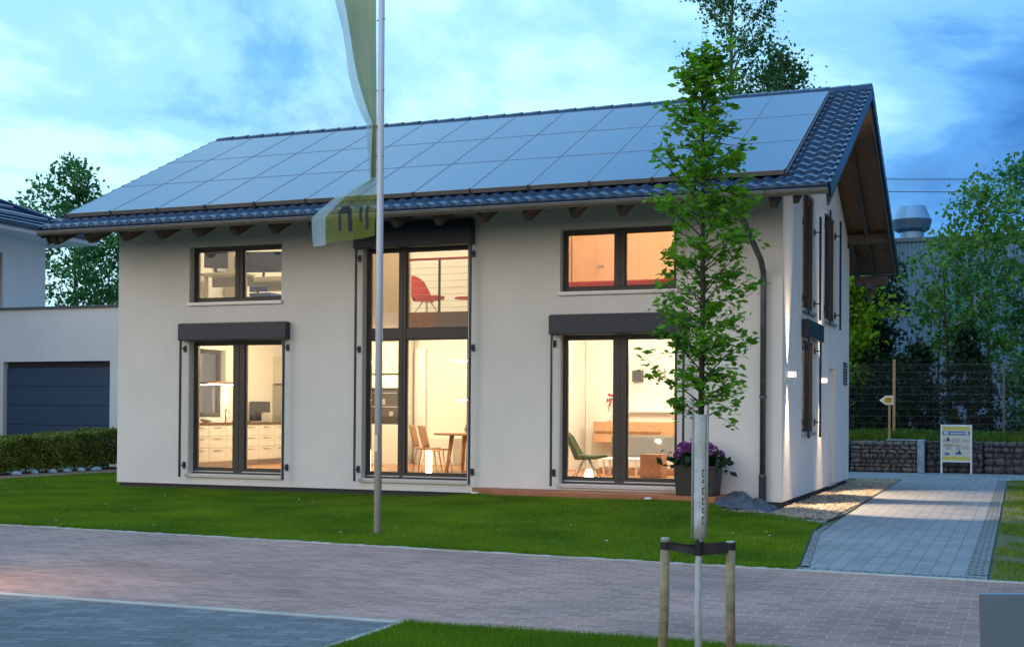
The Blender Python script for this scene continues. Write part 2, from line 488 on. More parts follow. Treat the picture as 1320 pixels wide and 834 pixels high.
def kerb1(x): return -7.51 + (x+8.68)/(3.53+8.68)*(-8.33+7.51) - .02
def kerb2(x): return -12.42
sheet('road', [(-45, kerb1(-45)), (-45, -12.42), (-.5,-12.42), (30,-12.42), (30, kerb1(30))], GZ-.006, M['road_pavers'])
sheet('side_road', [(-45,-12.46), (-45,-30), (-.6,-30), (-.56,-12.46)], GZ-.008, M['blue_pavers'])
sheet('foreground_verge', [(-.50,-12.47), (-.54,-30), (30,-30), (30,-12.47)], GZ-.004, M['lawn_soil'])
# kerbs
k = MB()
k.add([(-45,kerb1(-45),GZ+.01),(30,kerb1(30),GZ+.01),(30,kerb1(30)+.08,GZ+.01),(-45,kerb1(-45)+.08,GZ+.01),
       (-45,kerb1(-45),GZ-.1),(30,kerb1(30),GZ-.1),(30,kerb1(30)+.08,GZ-.1),(-45,kerb1(-45)+.08,GZ-.1)],
      [(0,1,2,3),(4,5,1,0),(7,3,2,6),(0,3,7,4),(1,5,6,2)])
tag(k.build('kerb', M['concrete'], bevel=.006), kind='structure')
k = MB(); k.box(-45,-.50,-12.47,-12.40,GZ-.1,GZ+.004); k.box(-.56,-.50,-30,-12.472,GZ-.1,GZ+.004)
tag(k.build('kerb', M['concrete'], bevel=.006), kind='structure')
# path beside the gable
def pl(y):
    return 1.16 + (.46*((-4-y)/4.1)**1.0 if y < -4 else -.018*(y+4))
left = [(pl(y), y) for y in (kerb1(1.6)+.08, -7, -6, -5, -4, -2, 2, 6, 11.6)]
sheet('path', left + [(.9,11.0), (-2.,11.0), (-2.,15.3), (12,15.9), (12,11.6), (3.22,11.6), (3.22,kerb1(3.22)+.08)], GZ-.004, M['path_pavers'])
sheet('path_border', [(pl(-8.1)-.16,kerb1(1.4)+.085),(pl(-8.1)-.02,kerb1(1.6)+.085),(3.2,kerb1(3.2)+.085),(3.2,kerb1(3.2)+.33),(pl(-7.8)-.13,kerb1(1.5)+.33)], GZ, M['edge_cobbles'])
lft = [(pl(y), y) for y in (-7.8,-7,-6,-5,-4,-2.9)]
sheet('path_edging', [(x-.08,y) for x, y in lft] + [(x,y) for x, y in reversed(lft)], GZ+.004, M['edge_cobbles'])
sheet('path_edging', [(3.04,-7.85),(3.22,-7.85),(3.22,11.6),(3.04,11.6)], GZ+.002, M['edge_cobbles'])
# concrete strip in front of the gravel
sheet('gravel_kerb', [(-.1,-1.62),(1.02,-2.62),(1.02,-2.42),(.0,-1.45)], GZ+.012, M['concrete'], .1)
# gravel bed
sheet('gravel_bed', [(.02,-1.42),(.98,-2.38),(1.05,-1.),(1.0,6),(.92,11.),(.02,11.)], GZ+.001, M['stone_dark'])

rs = np.random.RandomState(3)
def stones(n, sampler, size, name, mats, zb, kind='stuff', label=None, cat=None):
    oct_ = np.array([(1,0,0),(-1,0,0),(0,1,0),(0,-1,0),(0,0,1),(0,0,-1),(.6,.6,.6),(-.6,.6,.6),(.6,-.6,.6),(-.6,-.6,.6)], float)
    tri = np.array([(4,6,7),(4,7,9),(4,9,8),(4,8,6),(0,2,6),(2,7,6),(2,1,7),(1,9,7),(1,3,9),(3,8,9),(3,0,8),(0,6,8),(0,5,2),(2,5,1),(1,5,3),(3,5,0)])
    P = sampler(n)
    n = len(P)
    sc = size*(.6+.9*rs.rand(n))[:,None]*np.stack([.8+.6*rs.rand(n), .8+.6*rs.rand(n), .5+.4*rs.rand(n)], 1)
    a = rs.rand(n)*6.283
    V = oct_[None]*sc[:,None,:]*(1+.25*(rs.rand(n,10,1)-.5))
    X = V[...,0]*np.cos(a)[:,None]-V[...,1]*np.sin(a)[:,None]; Y = V[...,0]*np.sin(a)[:,None]+V[...,1]*np.cos(a)[:,None]
    V = np.stack([X, Y, V[...,2]], -1) + np.concatenate([P, np.full((n,1), zb)], 1)[:,None,:] + np.array([0,0,1])*(sc[:,2]*.5)[:,None,None]
    F = (tri[None] + (np.arange(n)*10)[:,None,None]).reshape(-1,3)
    o = mesh_np(name, V.reshape(-1,3), F, mats)
    tag(o, label, cat, kind=kind)
    return o
def stonemat(name, cols):
    m, n, l, b = nt(name)
    g = n.new('ShaderNodeNewGeometry'); r = n.new('ShaderNodeValToRGB')
    while len(r.color_ramp.elements) < len(cols): r.color_ramp.elements.new(.5)
    for i, c in enumerate(cols):
        r.color_ramp.elements[i].position = i/(len(cols)-1); r.color_ramp.elements[i].color = (*c, 1)
    l.new(g.outputs['Random Per Island'], r.inputs['Fac']); l.new(r.outputs['Color'], b.inputs['Base Color'])
    b.inputs['Roughness'].default_value = .8
    MAT[name] = m
    return m
stonemat('pebbles', [(.10,.085,.075),(.25,.19,.13),(.38,.31,.22),(.14,.13,.125),(.30,.235,.16)])
def gravel_s(n):
    y = rs.rand(n)*12.6-1.9; x = .03 + rs.rand(n)*.97
    keep = (y > -1.4-(x-.03)*1.0) & (x < 1.05-.012*(y))
    return np.stack([x, y], 1)[keep]
stones(14000, gravel_s, .021, 'gravel', M['pebbles'], GZ, label='tan pebble gravel strip along the gable wall', cat='gravel')

# ---------------- grass blades
def blades(name, poly_test, bbox, n, h, w, mat, label, z=GZ, clump=None, zf=None):
    x0, x1, y0, y1 = bbox
    x = x0+(x1-x0)*rs.rand(n); y = y0+(y1-y0)*rs.rand(n)
    k = poly_test(x, y)
    x, y = x[k], y[k]; n = len(x)
    cl = (np.sin(x*2.1+np.sin(y*1.7)*2)+np.sin(y*2.9+x*.9)+np.sin(x*7.3+y*5.1)*.5)
    hh = h*(.55+.6*rs.rand(n))*(1+.13*cl)
    a = rs.rand(n)*6.283; lx = (rs.rand(n)-.5)*1.1*hh; ly = (rs.rand(n)-.5)*1.1*hh
    ww = w*(.7+.6*rs.rand(n))
    zz = np.full(n, z) if zf is None else zf(x, y)
    A = np.stack([x-np.cos(a)*ww, y-np.sin(a)*ww, zz], 1)
    B = np.stack([x+np.cos(a)*ww, y+np.sin(a)*ww, zz], 1)
    C = np.stack([x+lx, y+ly, zz+hh], 1)
    V = np.stack([A, B, C], 1).reshape(-1,3)
    F = np.arange(3*n).reshape(-1,3)
    o = mesh_np(name, V, F, mat)
    tag(o, label, 'grass', kind='stuff')
    return o
def k1(x): return -7.51 + (x+8.68)/(12.21)*(-.82) + .04
# main lawn soil
poly = [(-40, kerb1(-40)+.08)] + [(1.53, kerb1(1.53)+.08), (1.40,-7), (1.29,-6),(1.18,-5),(1.07,-4), (1.0,-2.65), (-.1,-1.64), (-.2,-1.2), (-.9,-.73), (-4.6,-.73), (-5.35,-.02), (-12.9,-.02), (-12.9,9.), (-16.7, 9.), (-16.7,-1.), (-40,-1.)]
sheet('lawn_soil', poly, GZ-.003, M['lawn_soil'])
def lawn_z(x, y):
    a = np.clip((x+6.2)/1.6, 0, 1)*np.clip((-.35-x)/.9, 0, 1); a = a*a*(3-2*a)
    b = np.clip((y+5.5)/4.4, 0, 1); b = b*b*(3-2*b)
    return GZ + .10*a*b
mb = MB(); mb.grid(lambda u, v: (-6.4+6.2*u, -5.6+4.9*v, float(lawn_z(np.float64(-6.4+6.2*u), np.float64(-5.6+4.9*v)))-.001), 60, 50)
tag(mb.build('lawn_mound', M['lawn_soil']), kind='structure')
def in_lawn(x, y):
    ok = (y > k1(x)) & (y < np.where(x > -.9, -1.15-(np.clip(x,-.9,1)+.15)*1.25, np.where(x > -4.6, -.735, np.where(x > -5.35, -.735+(-4.6-x)*1.0, np.where(x > -12.8, -.03, 2.4)))))
    ok &= x < np.where(y < -4, 1.05+.112*(-4-y), 1.03)
    return ok
blades('lawn', in_lawn, (-13, 1.6, -8.6, 0), 560000, .042, .0042, M['grass'], 'clipped green lawn between the white house and the paved road', zf=lawn_z)
blades('lawn', lambda x, y: (y > k1(x)) & (y < np.where(x < -16.65, -1., 9)), (-24, -13, -7.2, 9), 200000, .045, .007, M['grass'], 'clipped green lawn left of the white house in front of the hedge')
blades('kerb_tufts', lambda x, y: (np.abs(y-k1(x)-.01) < .05) & (np.sin(x*5)+np.sin(x*13.7)+np.sin(x*31) > -.3) & (x < 1.5), (-13, 1.5, -8.6, -7), 330000, .06, .0035, M['grass'], 'ragged grass tufts hanging over the kerb of the main lawn')
blades('foreground_lawn', lambda x, y: (y < -12.48) & (x > -.48), (-.5, 4.2, -14.2, -12.47), 130000, .045, .0026, M['grass'], 'strip of lawn in the foreground around the two tree stakes')
stones(45, lambda n: np.stack([-12+13*rs.rand(n), -7.4+6*rs.rand(n)], 1), .009, 'daisies', M['clover'], GZ+.028, label='tiny white daisies dotted through the front lawn', cat='flowers')
sheet('right_verge', [(3.25,kerb1(3.25)+.08),(3.25,11.6),(14,11.6),(14,kerb1(14)+.08)], GZ-.002, M['lawn_soil_patchy'])
def patch(x, y):
    f = np.sin(x*3.1+y*1.3)+np.sin(y*2.3-x*1.9+1)+.8*np.sin(x*7+y*5)
    edge = (x-3.25)
    return (f + edge*2.2 > rs.rand(len(x))*1.8 - .6) & (x > 3.26)
blades('rough_lawn', patch, (3.25, 6.2, -8.3, 11.5), 90000, .045, .0055, M['grass_rough'], 'patchy rough grass to the right of the paved path')

# soil bed between the lawn and the hedge
sheet('soil_bed', [(-16.6,-1.2),(-16.6,9.4),(-18.6,9.4),(-18.6,-1.2)], GZ+.004, M['soil'])

# ------------------------------------------------------------------ THE HOUSE
FT = lambda a, d, z: (a, d, z)          # front wall: a = x, d = depth inwards
GT = lambda a, d, z: (-d, a, z)         # gable wall: a = y, d = depth inwards
def LT(a, d, z): return (-HL+d, a, z)   # left gable

house = empty('house', (0,0,0), 'white rendered two-storey house with solar panels on its dark tiled roof and lit windows', 'house')

def wall(T, a0, a1, z0, z1, th, holes, name, mat, cut=None, parent=house):
    """wall with rectangular openings, only the outer faces are made"""
    A = sorted({a0, a1, *[h[0] for h in holes], *[h[1] for h in holes]})
    Z = sorted({z0, z1, *[h[2] for h in holes], *[h[3] for h in holes]})
    def solid(i, j):
        if i < 0 or j < 0 or i >= len(A)-1 or j >= len(Z)-1: return False
        ca, cz = (A[i]+A[i+1])/2, (Z[j]+Z[j+1])/2
        return not any(h[0] < ca < h[1] and h[2] < cz < h[3] for h in holes)
    mb = MB(T)
    for i in range(len(A)-1):
        for j in range(len(Z)-1):
            if not solid(i, j): continue
            p, q, r, s = A[i], A[i+1], Z[j], Z[j+1]
            mb.add([(p,0,r),(q,0,r),(q,0,s),(p,0,s)], [(0,1,2,3)])
            mb.add([(p,th,r),(q,th,r),(q,th,s),(p,th,s)], [(3,2,1,0)])
            if not solid(i-1, j): mb.add([(p,0,r),(p,0,s),(p,th,s),(p,th,r)], [(0,1,2,3)])
            if not solid(i+1, j): mb.add([(q,0,r),(q,0,s),(q,th,s),(q,th,r)], [(3,2,1,0)])
            if not solid(i, j-1): mb.add([(p,0,r),(q,0,r),(q,th,r),(p,th,r)], [(3,2,1,0)])
            if not solid(i, j+1): mb.add([(p,0,s),(q,0,s),(q,th,s),(p,th,s)], [(0,1,2,3)])
    o = mb.build(name, mat, parent)
    bm = bmesh.new(); bm.from_mesh(o.data)
    bmesh.ops.remove_doubles(bm, verts=bm.verts, dist=1e-4)
    if cut:
        for co, no in cut:
            ge = bm.verts[:]+bm.edges[:]+bm.faces[:]
            r = bmesh.ops.bisect_plane(bm, geom=ge, plane_co=co, plane_no=no, clear_outer=True)
            ed = [e for e in r['geom_cut'] if isinstance(e, bmesh.types.BMEdge)]
            try: bmesh.ops.edgeloop_fill(bm, edges=ed)
            except Exception: pass
    bmesh.ops.recalc_face_normals(bm, faces=bm.faces)
    bm.to_mesh(o.data); bm.free()
    return o

WT = .36
ZD = 2.70      # door head
ZT = 3.42      # upper sill level
DOOR1 = (-11.139, -9.112, .20, ZD); DOOR3 = (-3.716, -1.694, .20, ZD); MID = (-7.46, -5.40, .20, 4.31)
WIN1 = (-11.145, -9.134, ZT, 4.47); WIN3 = (-3.724, -1.72, ZT, 4.47)
wall(FT, -HL, 0, 0, 5.02, WT, [DOOR1, DOOR3, MID, WIN1, WIN3], 'front_wall', M['render_wall'])
GW1 = (2.0, 3.40, 1.08, 2.70); GU1 = (2.0, 3.35, 3.22, 5.3); GU2 = (4.70, 6.20, 3.22, 5.3); GD = (5.45, 6.30, .0, 2.32)
off = .27
slope_cut = [(Vector((0, 0, roofz(0)-off/CS)), Vector((0, -TAN, 1))), (Vector((0, HD, roofz(HD)-off/CS)), Vector((0, TAN, 1)))]
wall(GT, WT+.0005, HD-WT-.0005, 0, 7.6, WT, [GW1, GU1, GU2, GD], 'gable_wall', M['render_wall'], slope_cut)
LW = (2.10, 3.12, 1.25, 2.68)
wall(LT, WT+.0005, HD-WT-.0005, 0, 7.6, WT, [LW], 'gable_wall', M['render_wall'], slope_cut)
wall(lambda a, d, z: (a, HD-d, z), -HL, 0, 0, 5.02, WT, [(-9.6,-8.2,.9,2.4)], 'rear_wall', M['render_wall'])
mb = MB(); mb.box(-HL+.04, -.04, .04, HD-.04, -.4, -.003)
mb.build('plinth', M['plinth'], house)

# floors and partitions (part of the building)
mb = MB(); mb.box(-HL+WT+.002, -WT-.002, WT+.002, HD-WT-.002, -.001, .24)
mb.build('ground_floor', M['floor_wood'], house)
mb = MB()
mb.box(-HL+WT+.003, -7.75, WT+.003, HD-WT-.003, 3.0, 3.30)
mb.box(-7.75, -5.05, 2.30, HD-WT-.003, 3.0, 3.30)
mb.box(-5.05, -WT-.003, WT+.003, HD-WT-.003, 3.0, 3.30)
o = mb.build('upper_floor', M['ceil_int'], house)
mb = MB(); mb.box(-7.75, -7.10, 2.27, 2.297, 3.03, 3.33); mb.build('gallery_edge', M['mid_wood'], house)
mb = MB(); mb.box(-7.097, -5.06, 2.27, 2.297, 3.03, 3.33); mb.build('gallery_edge', M['slab_edge'], house)
def ppanel(name, x0, x1, y0, y1, z0, z1, mat):
    m_ = MB(); m_.box(x0, x1, y0, y1, z0, z1); return m_.build(name, M[mat], house)
ppanel('partition', -7.87, -7.752, WT+.004, 2.6, 3.302, 4.98, 'cream_int')
ppanel('partition', -5.05, -4.93, WT+.004, 5.6, .241, 2.999, 'white_int')
ppanel('partition', -5.05, -4.93, WT+.004, 6.2, 3.302, 4.98, 'peach_int')
ppanel('partition', -12.40, -7.88, 5.7, 5.8, .241, 2.999, 'white_int')      # kitchen end wall
ppanel('partition', -7.6, -5.06, 7.4, 7.5, .241, 2.999, 'cream_int')
ppanel('partition', -4.92, -.37, 5.1, 5.2, .241, 2.999, 'white_int')      # living room back wall
ppanel('partition', -12.40, -7.88, 6.0, 6.1, 3.302, 6.3, 'white_int')
ppanel('partition', -7.87, -5.06, 6.3, 6.4, 3.302, 6.6, 'cream_int')
ppanel('partition', -4.92, -.37, 4.6, 4.7, 3.302, 6.3, 'peach_int')
# plaster lining on the inside of outer walls
ppanel('wall_lining', -12.408, -12.402, WT+.006, 2.08, .242, 2.998, 'white_int')
ppanel('wall_lining', -12.408, -12.402, 3.14, 5.69, .242, 2.998, 'white_int')
ppanel('wall_lining', -12.408, -12.402, WT+.006, 5.99, 3.303, 5.0, 'white_int')
ppanel('wall_lining', -WT-.01, -WT-.004, 4.27, 5.09, .242, 2.998, 'white_int')
# sloping ceiling under the roof
mb = MB()
y0, y1 = WT+.003, RIDGE_Y
mb.prism([(y0, roofz(y0)-.36), (y1, roofz(y1)-.36), (y1, roofz(y1)-.33), (y0, roofz(y0)-.33)], 'x', -HL+WT+.01, -WT-.01)
mb.build('ceiling', M['ceil_int'], house)
mb = MB(); y0, y1 = RIDGE_Y, HD-WT-.003
mb.prism([(y0, roofz(y0)-.36), (y1, roofz(y1)-.36), (y1, roofz(y1)-.33), (y0, roofz(y0)-.33)], 'x', -HL+WT+.01, -WT-.01)
mb.build('ceiling', M['ceil_int'], house)

# ---- windows
def window(T, h, cols, name='window', d=.16, transoms=(), fr=.065, mull=.17, sill=True, splits=None, door=False, parent=house, sash=.055, dep=.08, mat='frame_brown'):
    a0, a1, z0, z1 = h
    mb = MB(T)
    e = .002
    f0 = d; f1 = d+dep
    mb.box(a0+e, a0+fr, f0, f1, z0+e, z1-e); mb.box(a1-fr, a1-e, f0, f1, z0+e, z1-e)
    mb.box(a0+fr, a1-fr, f0, f1, z1-fr, z1-e); bot = fr*(1.5 if door else 1.2)
    mb.box(a0+fr, a1-fr, f0, f1, z0+e, z0+bot)
    xs = splits or [(a0+a1)/2]
    if cols == 1: xs = []
    mm = mull/2
    edges = [a0+fr] + [v for x in xs for v in (x-mm, x+mm)] + [a1-fr]
    for x in xs:
        mb.box(x-mm, x+mm, f0-.012, f1+.002, z0+bot, z1-fr)
        mb.box(x-.006, x+.006, f0-.02, f0-.0125, z0+bot, z1-fr)
    rows = [z0+bot]
    for (ta, tb) in transoms: rows += [ta, tb]
    rows.append(z1-fr)
    for (ta, tb) in transoms:
        for i in range(0, len(edges), 2):
            mb.box(edges[i], edges[i+1], f0-.005, f1, ta, tb)
    # sashes: a thin bead round every pane
    panes = []
    for i in range(0, len(edges), 2):
        for j in range(0, len(rows), 2):
            p, q, r, s = edges[i], edges[i+1], rows[j], rows[j+1]
            b = .022
            mb.box(p, p+b, f0+.01, f1-.01, r, s); mb.box(q-b, q, f0+.01, f1-.01, r, s)
            mb.box(p+b, q-b, f0+.01, f1-.01, r, r+b); mb.box(p+b, q-b, f0+.01, f1-.01, s-b, s)
            panes.append((p+b, q-b, r+b, s-b))
    w = mb.build(name, M[mat], parent, bevel=.004)
    for p in panes:
        g = MB(T); g.box(p[0]+.001, p[1]-.001, f0+.035, f0+.041, p[2]+.001, p[3]-.001)
        g.build('pane', M['glass'], w)
    if sill:
        s_ = MB(T); s_.box(a0-.03, a1+.03, -.045, f0-.002, z0-.035, z0-.002)
        s_.box(a0-.03, a1+.03, -.045, -.038, z0-.06, z0-.036)
        s_.build('sill', M['sill_alu'], w, bevel=.003)
    if door:
        t = MB(T)
        for i in range(0, len(edges), 2):
            t.box(edges[i]-.03, edges[i+1]+.03, f0-.03, f0-.002, z0+.035, z0+.052)
        t.build('weather_bar', M['sill_alu'], w)
        hd = MB(T); x = xs[0] if xs else a0+fr
        hd.box(x-mm-.02, x-mm-.005, f1, f1+.05, 1.22, 1.36); hd.build('handle', M['black_plastic'], w)
    return w

window(FT, DOOR1, 2, 'glass_door', door=True, mull=.25)
window(FT, DOOR3, 2, 'glass_door', door=True, mull=.22)
window(FT, MID, 2, 'tall_window', splits=[-6.735], transoms=[(2.68, 2.86)], door=True, mull=.135)
window(FT, WIN1, 2, 'window', mull=.17)
window(FT, WIN3, 2, 'window', mull=.17)
window(GT, GW1, 2, 'window', mull=.07, d=.03, fr=.04, dep=.05)
window(GT, GU1, 2, 'window', mull=.07, d=.03, fr=.04, dep=.05)
window(GT, GU2, 2, 'window', mull=.07, d=.03, fr=.04, dep=.05)
window(LT, LW, 1, 'window')
window(lambda a, d, z: (a, HD-d, z), (-9.6,-8.2,.9,2.4), 2, 'window')

# recessed side door
mb = MB(GT); mb.box(GD[0]+.002, GD[1]-.002, .22, .27, .03, GD[3]-.002)
dd = mb.build('side_door', M['white_int'], house)
mb = MB(GT); mb.box(GD[0]+.002, GD[1]-.002, -.03, .215, -.02, .028); mb.build('threshold', M['sill_alu'], house)
mb = MB(GT); mb.tube([(GD[0]+.12, .16, 1.0), (GD[0]+.12, .16, 1.3)], .012, 8); mb.box(GD[0]+.11, GD[0]+.13, .16, .22, 1.02, 1.04); mb.box(GD[0]+.11, GD[0]+.13, .16, .22, 1.26, 1.28)
mb.build('handle', M['steel'], dd)

# ---- sun screen boxes with their guide rails
def screen(T, a0, a1, zt, zb, h=.36, proj=.17, rails=True, rz=.2, brk=(), box=True, roff=.15):
    if box:
        mb = MB(T); mb.box(a0, a1, -proj, -.001, zt-h, zt)
        b = mb.build('screen_box', M['anthracite'], house, bevel=.012)
        c = MB(T); c.box(a0+.02, a1-.02, -proj+.02, -.01, zt+.001, zt+.012); c.build('box_lid', M['zinc_dark'], b)
    for a in ((a0+.022, a1-.022) if rails is True else rails):
        r = MB(T); r.box(a-.017, a+.017, -roff-.02, -roff+.02, zb, zt-h-.002 if box else zt)
        ro = r.build('guide_rail', M['anthracite'], house, bevel=.004)
        for z in brk:
            q = MB(T); q.tube([(a, -roff+.021, z), (a, -.001, z)], .012, 8)
            q.box(a-.03, a+.03, -.02, -.001, z-.06, z+.06)
            q.build('bracket', M['anthracite'], ro)
screen(FT, -11.278, -8.939, 3.01, .14, h=.31, rails=(-11.222, -8.985), brk=(.36, 2.55))
screen(FT, -3.865, -1.493, 3.02, .16, h=.32, rails=(-3.812, -1.554), brk=(.38, 2.55))
screen(FT, -7.573, -5.276, 4.71, .15, h=.43, rails=(-7.515, -5.30), brk=(.36, 2.5, 4.12))
screen(GT, 1.90, 3.75, 3.02, .98, h=.30, proj=.13, rails=(2.02, 3.42), brk=(1.25, 2.55), roff=.11)
screen(GT, 1.8, 4.1, 4.98, 3.10, box=False, rails=(1.98, 3.36), brk=(3.4, 4.7), roff=.11)
screen(GT, 5.2, 7.1, 5.3, 3.10, box=False, rails=(4.68, 6.20), brk=(3.4, 5.0), roff=.11)

# louvre vent / number strip near the rear corner of the gable
mb = MB(GT)
for i in range(8):
    mb.box(7.55, 8.20, -.02, -.001, 2.04+i*.062, 2.04+i*.062+.036)
mb.build('louvre_vent', M['zinc_dark'], house)

# ---- roof
def tiles(front, name):
    tw, tc = .212, .3378
    nx = int(round((RX1-RX0)/tw)); tw = (RX1-RX0)/nx
    L = math.hypot(RIDGE_Y-EY, TAN*(RIDGE_Y-EY)); nc = 19; tc = L/nc
    sub = 6
    prof = lambda u: .040*(.5-.5*math.cos(2*math.pi*u))**.8*1.0 + (.010 if u > .93 else 0)
    xs = np.array([RX0 + (i+j/sub)*tw for i in range(nx) for j in range(sub)] + [RX1])
    ph = np.array([prof(j/sub) for i in range(nx) for j in range(sub)] + [prof(0)])
    rows = []
    for c in range(nc):
        rows += [(c*tc, .056), (c*tc+.025, .052), ((c+1)*tc, .0)]
    V = []
    nX, nZ = -SN, CS
    for s_, h in rows:
        hh = ph + h
        y = EY + s_*CS + nX*hh; z = roofz(EY) + s_*SN + nZ*hh
        if not front: y = 2*RIDGE_Y - y
        V.append(np.stack([xs, y, z], 1))
    # closing front edge
    hh = ph*0 - .01
    y = EY + nX*hh + .002; z = roofz(EY) + nZ*hh
    if not front: y = 2*RIDGE_Y - y
    V.insert(0, np.stack([xs, y, z+np.zeros(len(xs))], 1))
    V = np.concatenate(V); n = len(xs); nr = len(rows)+1
    F = [(j*n+i, j*n+i+1, (j+1)*n+i+1, (j+1)*n+i) for j in range(nr-1) for i in range(n-1)]
    if not front: F = [f[::-1] for f in F]
    return V, F
V1, F1 = tiles(True, ''); V2, F2 = tiles(False, '')
F2 = [tuple(len(V1)+i for i in f) for f in F2]
roof = mesh_np('roof', np.concatenate([V1, V2]), np.array(F1+F2), M['roof_tiles'], house)
# ridge tiles
mb = MB(); n = 37; w = (RX1-RX0)/n
for i in range(n):
    x0, x1 = RX0+i*w, RX0+(i+1)*w+.03
    zc = 7.467+.0
    pts = [(-.15,-.06),(-.11,.045),(-.04,.085),(.04,.085),(.11,.045),(.15,-.06)]
    s0 = .94; vs = [(x0, RIDGE_Y+p[0]*s0, zc+p[1]*s0) for p in pts] + [(x1, RIDGE_Y+p[0]*1.06, zc+p[1]*1.06+.008) for p in pts]
    m_ = len(pts)
    mb.add(vs, [(k, k+1, m_+k+1, m_+k) for k in range(m_-1)] + [tuple(range(m_)), tuple(range(2*m_-1, m_-1, -1))])
mb.build('ridge_tiles', M['roof_tiles'], roof)
# verge tiles (edge of the roof on both gables)
for xg, sgn in ((RX1, 1), (RX0, -1)):
    for front in (True, False):
        mb = MB()
        for c in range(19):
            tc = 6.338/19
            s0, s1 = c*tc-.01, (c+1)*tc+.015
            def Q(s_, h, x):
                y = EY + s_*CS - SN*h; z = roofz(EY) + s_*SN + CS*h
                if not front: y = 2*RIDGE_Y-y
                return (x, y, z)
            a_, b_ = (xg-.005*sgn, xg+.045*sgn)
            top0, top1 = .078, .045
            vs = [Q(s0,-.15,a_),Q(s0,-.15,b_),Q(s0,top0,b_),Q(s0,top0,a_),Q(s1,-.15,a_),Q(s1,-.15,b_),Q(s1,top1,b_),Q(s1,top1,a_)]
            mb.add(vs, [(0,1,2,3),(7,6,5,4),(1,5,6,2),(3,2,6,7),(0,4,5,1),(0,3,7,4)])
        mb.build('verge_tiles', M['roof_tiles'], roof)
# boarding below the tiles
for front in (True, False):
    def YZ(s_, h):
        y = EY + s_*CS - SN*h; z = roofz(EY)+s_*SN+CS*h
        return ((y, z) if front else (2*RIDGE_Y-y, z))
    poly = [YZ(.06,-.10), YZ(6.33,-.10), YZ(6.33,-.06), YZ(.06,-.06)]
    mb = MB(); mb.prism(poly, 'x', RX0+.03, RX1-.03); mb.build('roof_boarding', M['roof_boards'], house)
    # flying rafters and bargeboards
    for x0, x1, h0, h1 in ((RX1-.035, RX1-.003, -.30, -.055), (RX0+.003, RX0+.035, -.30, -.055), (.36, .44, -.25, -.101), (-HL-.35, -HL-.28, -.25, -.101)):
        mb = MB(); mb.prism([YZ(.05,h0), YZ(6.30,h0), YZ(6.30,h1), YZ(.05,h1)], 'x', x0, x1)
        mb.build('bargeboard' if h1 > -.06 else 'flying_rafter', M['rafter_wood'], house, bevel=.004)
# rafter tails under the eaves
def rafter(x, front=True):
    def YZ(s_, h):
        y = EY + s_*CS - SN*h; z = roofz(EY)+s_*SN+CS*h
        return ((y, z) if front else (2*RIDGE_Y-y, z))
    # horizontal distance from eave to the wall 1.411
    poly = [YZ(.07,-.101), YZ(.085,-.23), YZ(.15,-.335), YZ(1.64,-.335), YZ(1.56,-.101)]
    mb = MB(); mb.prism(poly, 'x', x-.05, x+.05)
    return mb.build('rafter', M['rafter_wood'], house, bevel=.004)
xr = -13.25+.28
for i in range(18):
    x = .03-.785*i + .02
    if x > RX0+.1: rafter(x)
for i in range(18):
    x = .05-.785*i
    if x > RX0+.1 : rafter(x, False)
# purlins coming out of the gables
for xa, xb in ((-.2, .80), (-HL-.62, -HL+.2)):
    for y, h in ((.20, .20), (RIDGE_Y, .24), (HD-.20, .20)):
        zt = roofz(y)-.11/CS-.002 - (.05 if y == RIDGE_Y else .06)
        mb = MB(); mb.box(xa, xb, y-.08, y+.08, zt-h, zt); mb.build('purlin', M['rafter_wood'], house, bevel=.006)
# tie beam with bracket at the back eaves
mb = MB(); mb.box(.02, .74, HD+.75, HD+.89, 3.98+.3, 4.20+.3); mb.build('eaves_beam', M['rafter_wood'], house, bevel=.006)
mb = MB(); mb.box(.36, .46, HD-.02, HD+1.1, 4.16, 4.30); mb.prism([(HD-.02+.02,3.85),(HD+.12,3.85),(HD+.5,4.155),(HD+.36,4.155)], 'x', .37, .45)
mb.build('knee_brace', M['rafter_wood'], house, bevel=.006)
# white plaster strip between the rafters is the wall itself; fascia + gutter
for front in (True, False):
    sg = (lambda y: y) if front else (lambda y: 2*RIDGE_Y-y)
    mb = MB(); mb.box(RX0+.04, RX1-.04, sg(EY+.045), sg(EY+.07), 4.615, 4.69); mb.build('fascia', M['rafter_wood'], house)
    mb = MB(); nseg = 10; gx0, gx1 = RX0-.02, RX1+.01
    yc, zc, r = EY-.035, 4.665, .075
    outer = [(yc+r*math.cos(math.pi+math.pi*k/nseg), zc+r*math.sin(math.pi+math.pi*k/nseg)) for k in range(nseg+1)]
    inner = [(yc+(r-.006)*math.cos(math.pi+math.pi*k/nseg), zc+(r-.006)*math.sin(math.pi+math.pi*k/nseg)) for k in range(nseg, -1, -1)]
    poly = [(sg(a), b) for a, b in outer+inner]
    # build as strips
    for A_, B_ in ((outer, 1), (inner, 1)):
        for k in range(nseg):
            a, b = A_[k], A_[k+1]
            mb.add([(gx0, sg(a[0]), a[1]), (gx1, sg(a[0]), a[1]), (gx1, sg(b[0]), b[1]), (gx0, sg(b[0]), b[1])], [(0,1,2,3)])
    for gx in (gx0, gx1):
        mb.add([(gx, sg(a), b) for a, b in outer], [tuple(range(len(outer)))])
    mb.tube([(gx0, sg(yc-r), zc), (gx1, sg(yc-r), zc)], .009, 8)
    mb.build('gutter', M['zinc'], house, fixn=False)
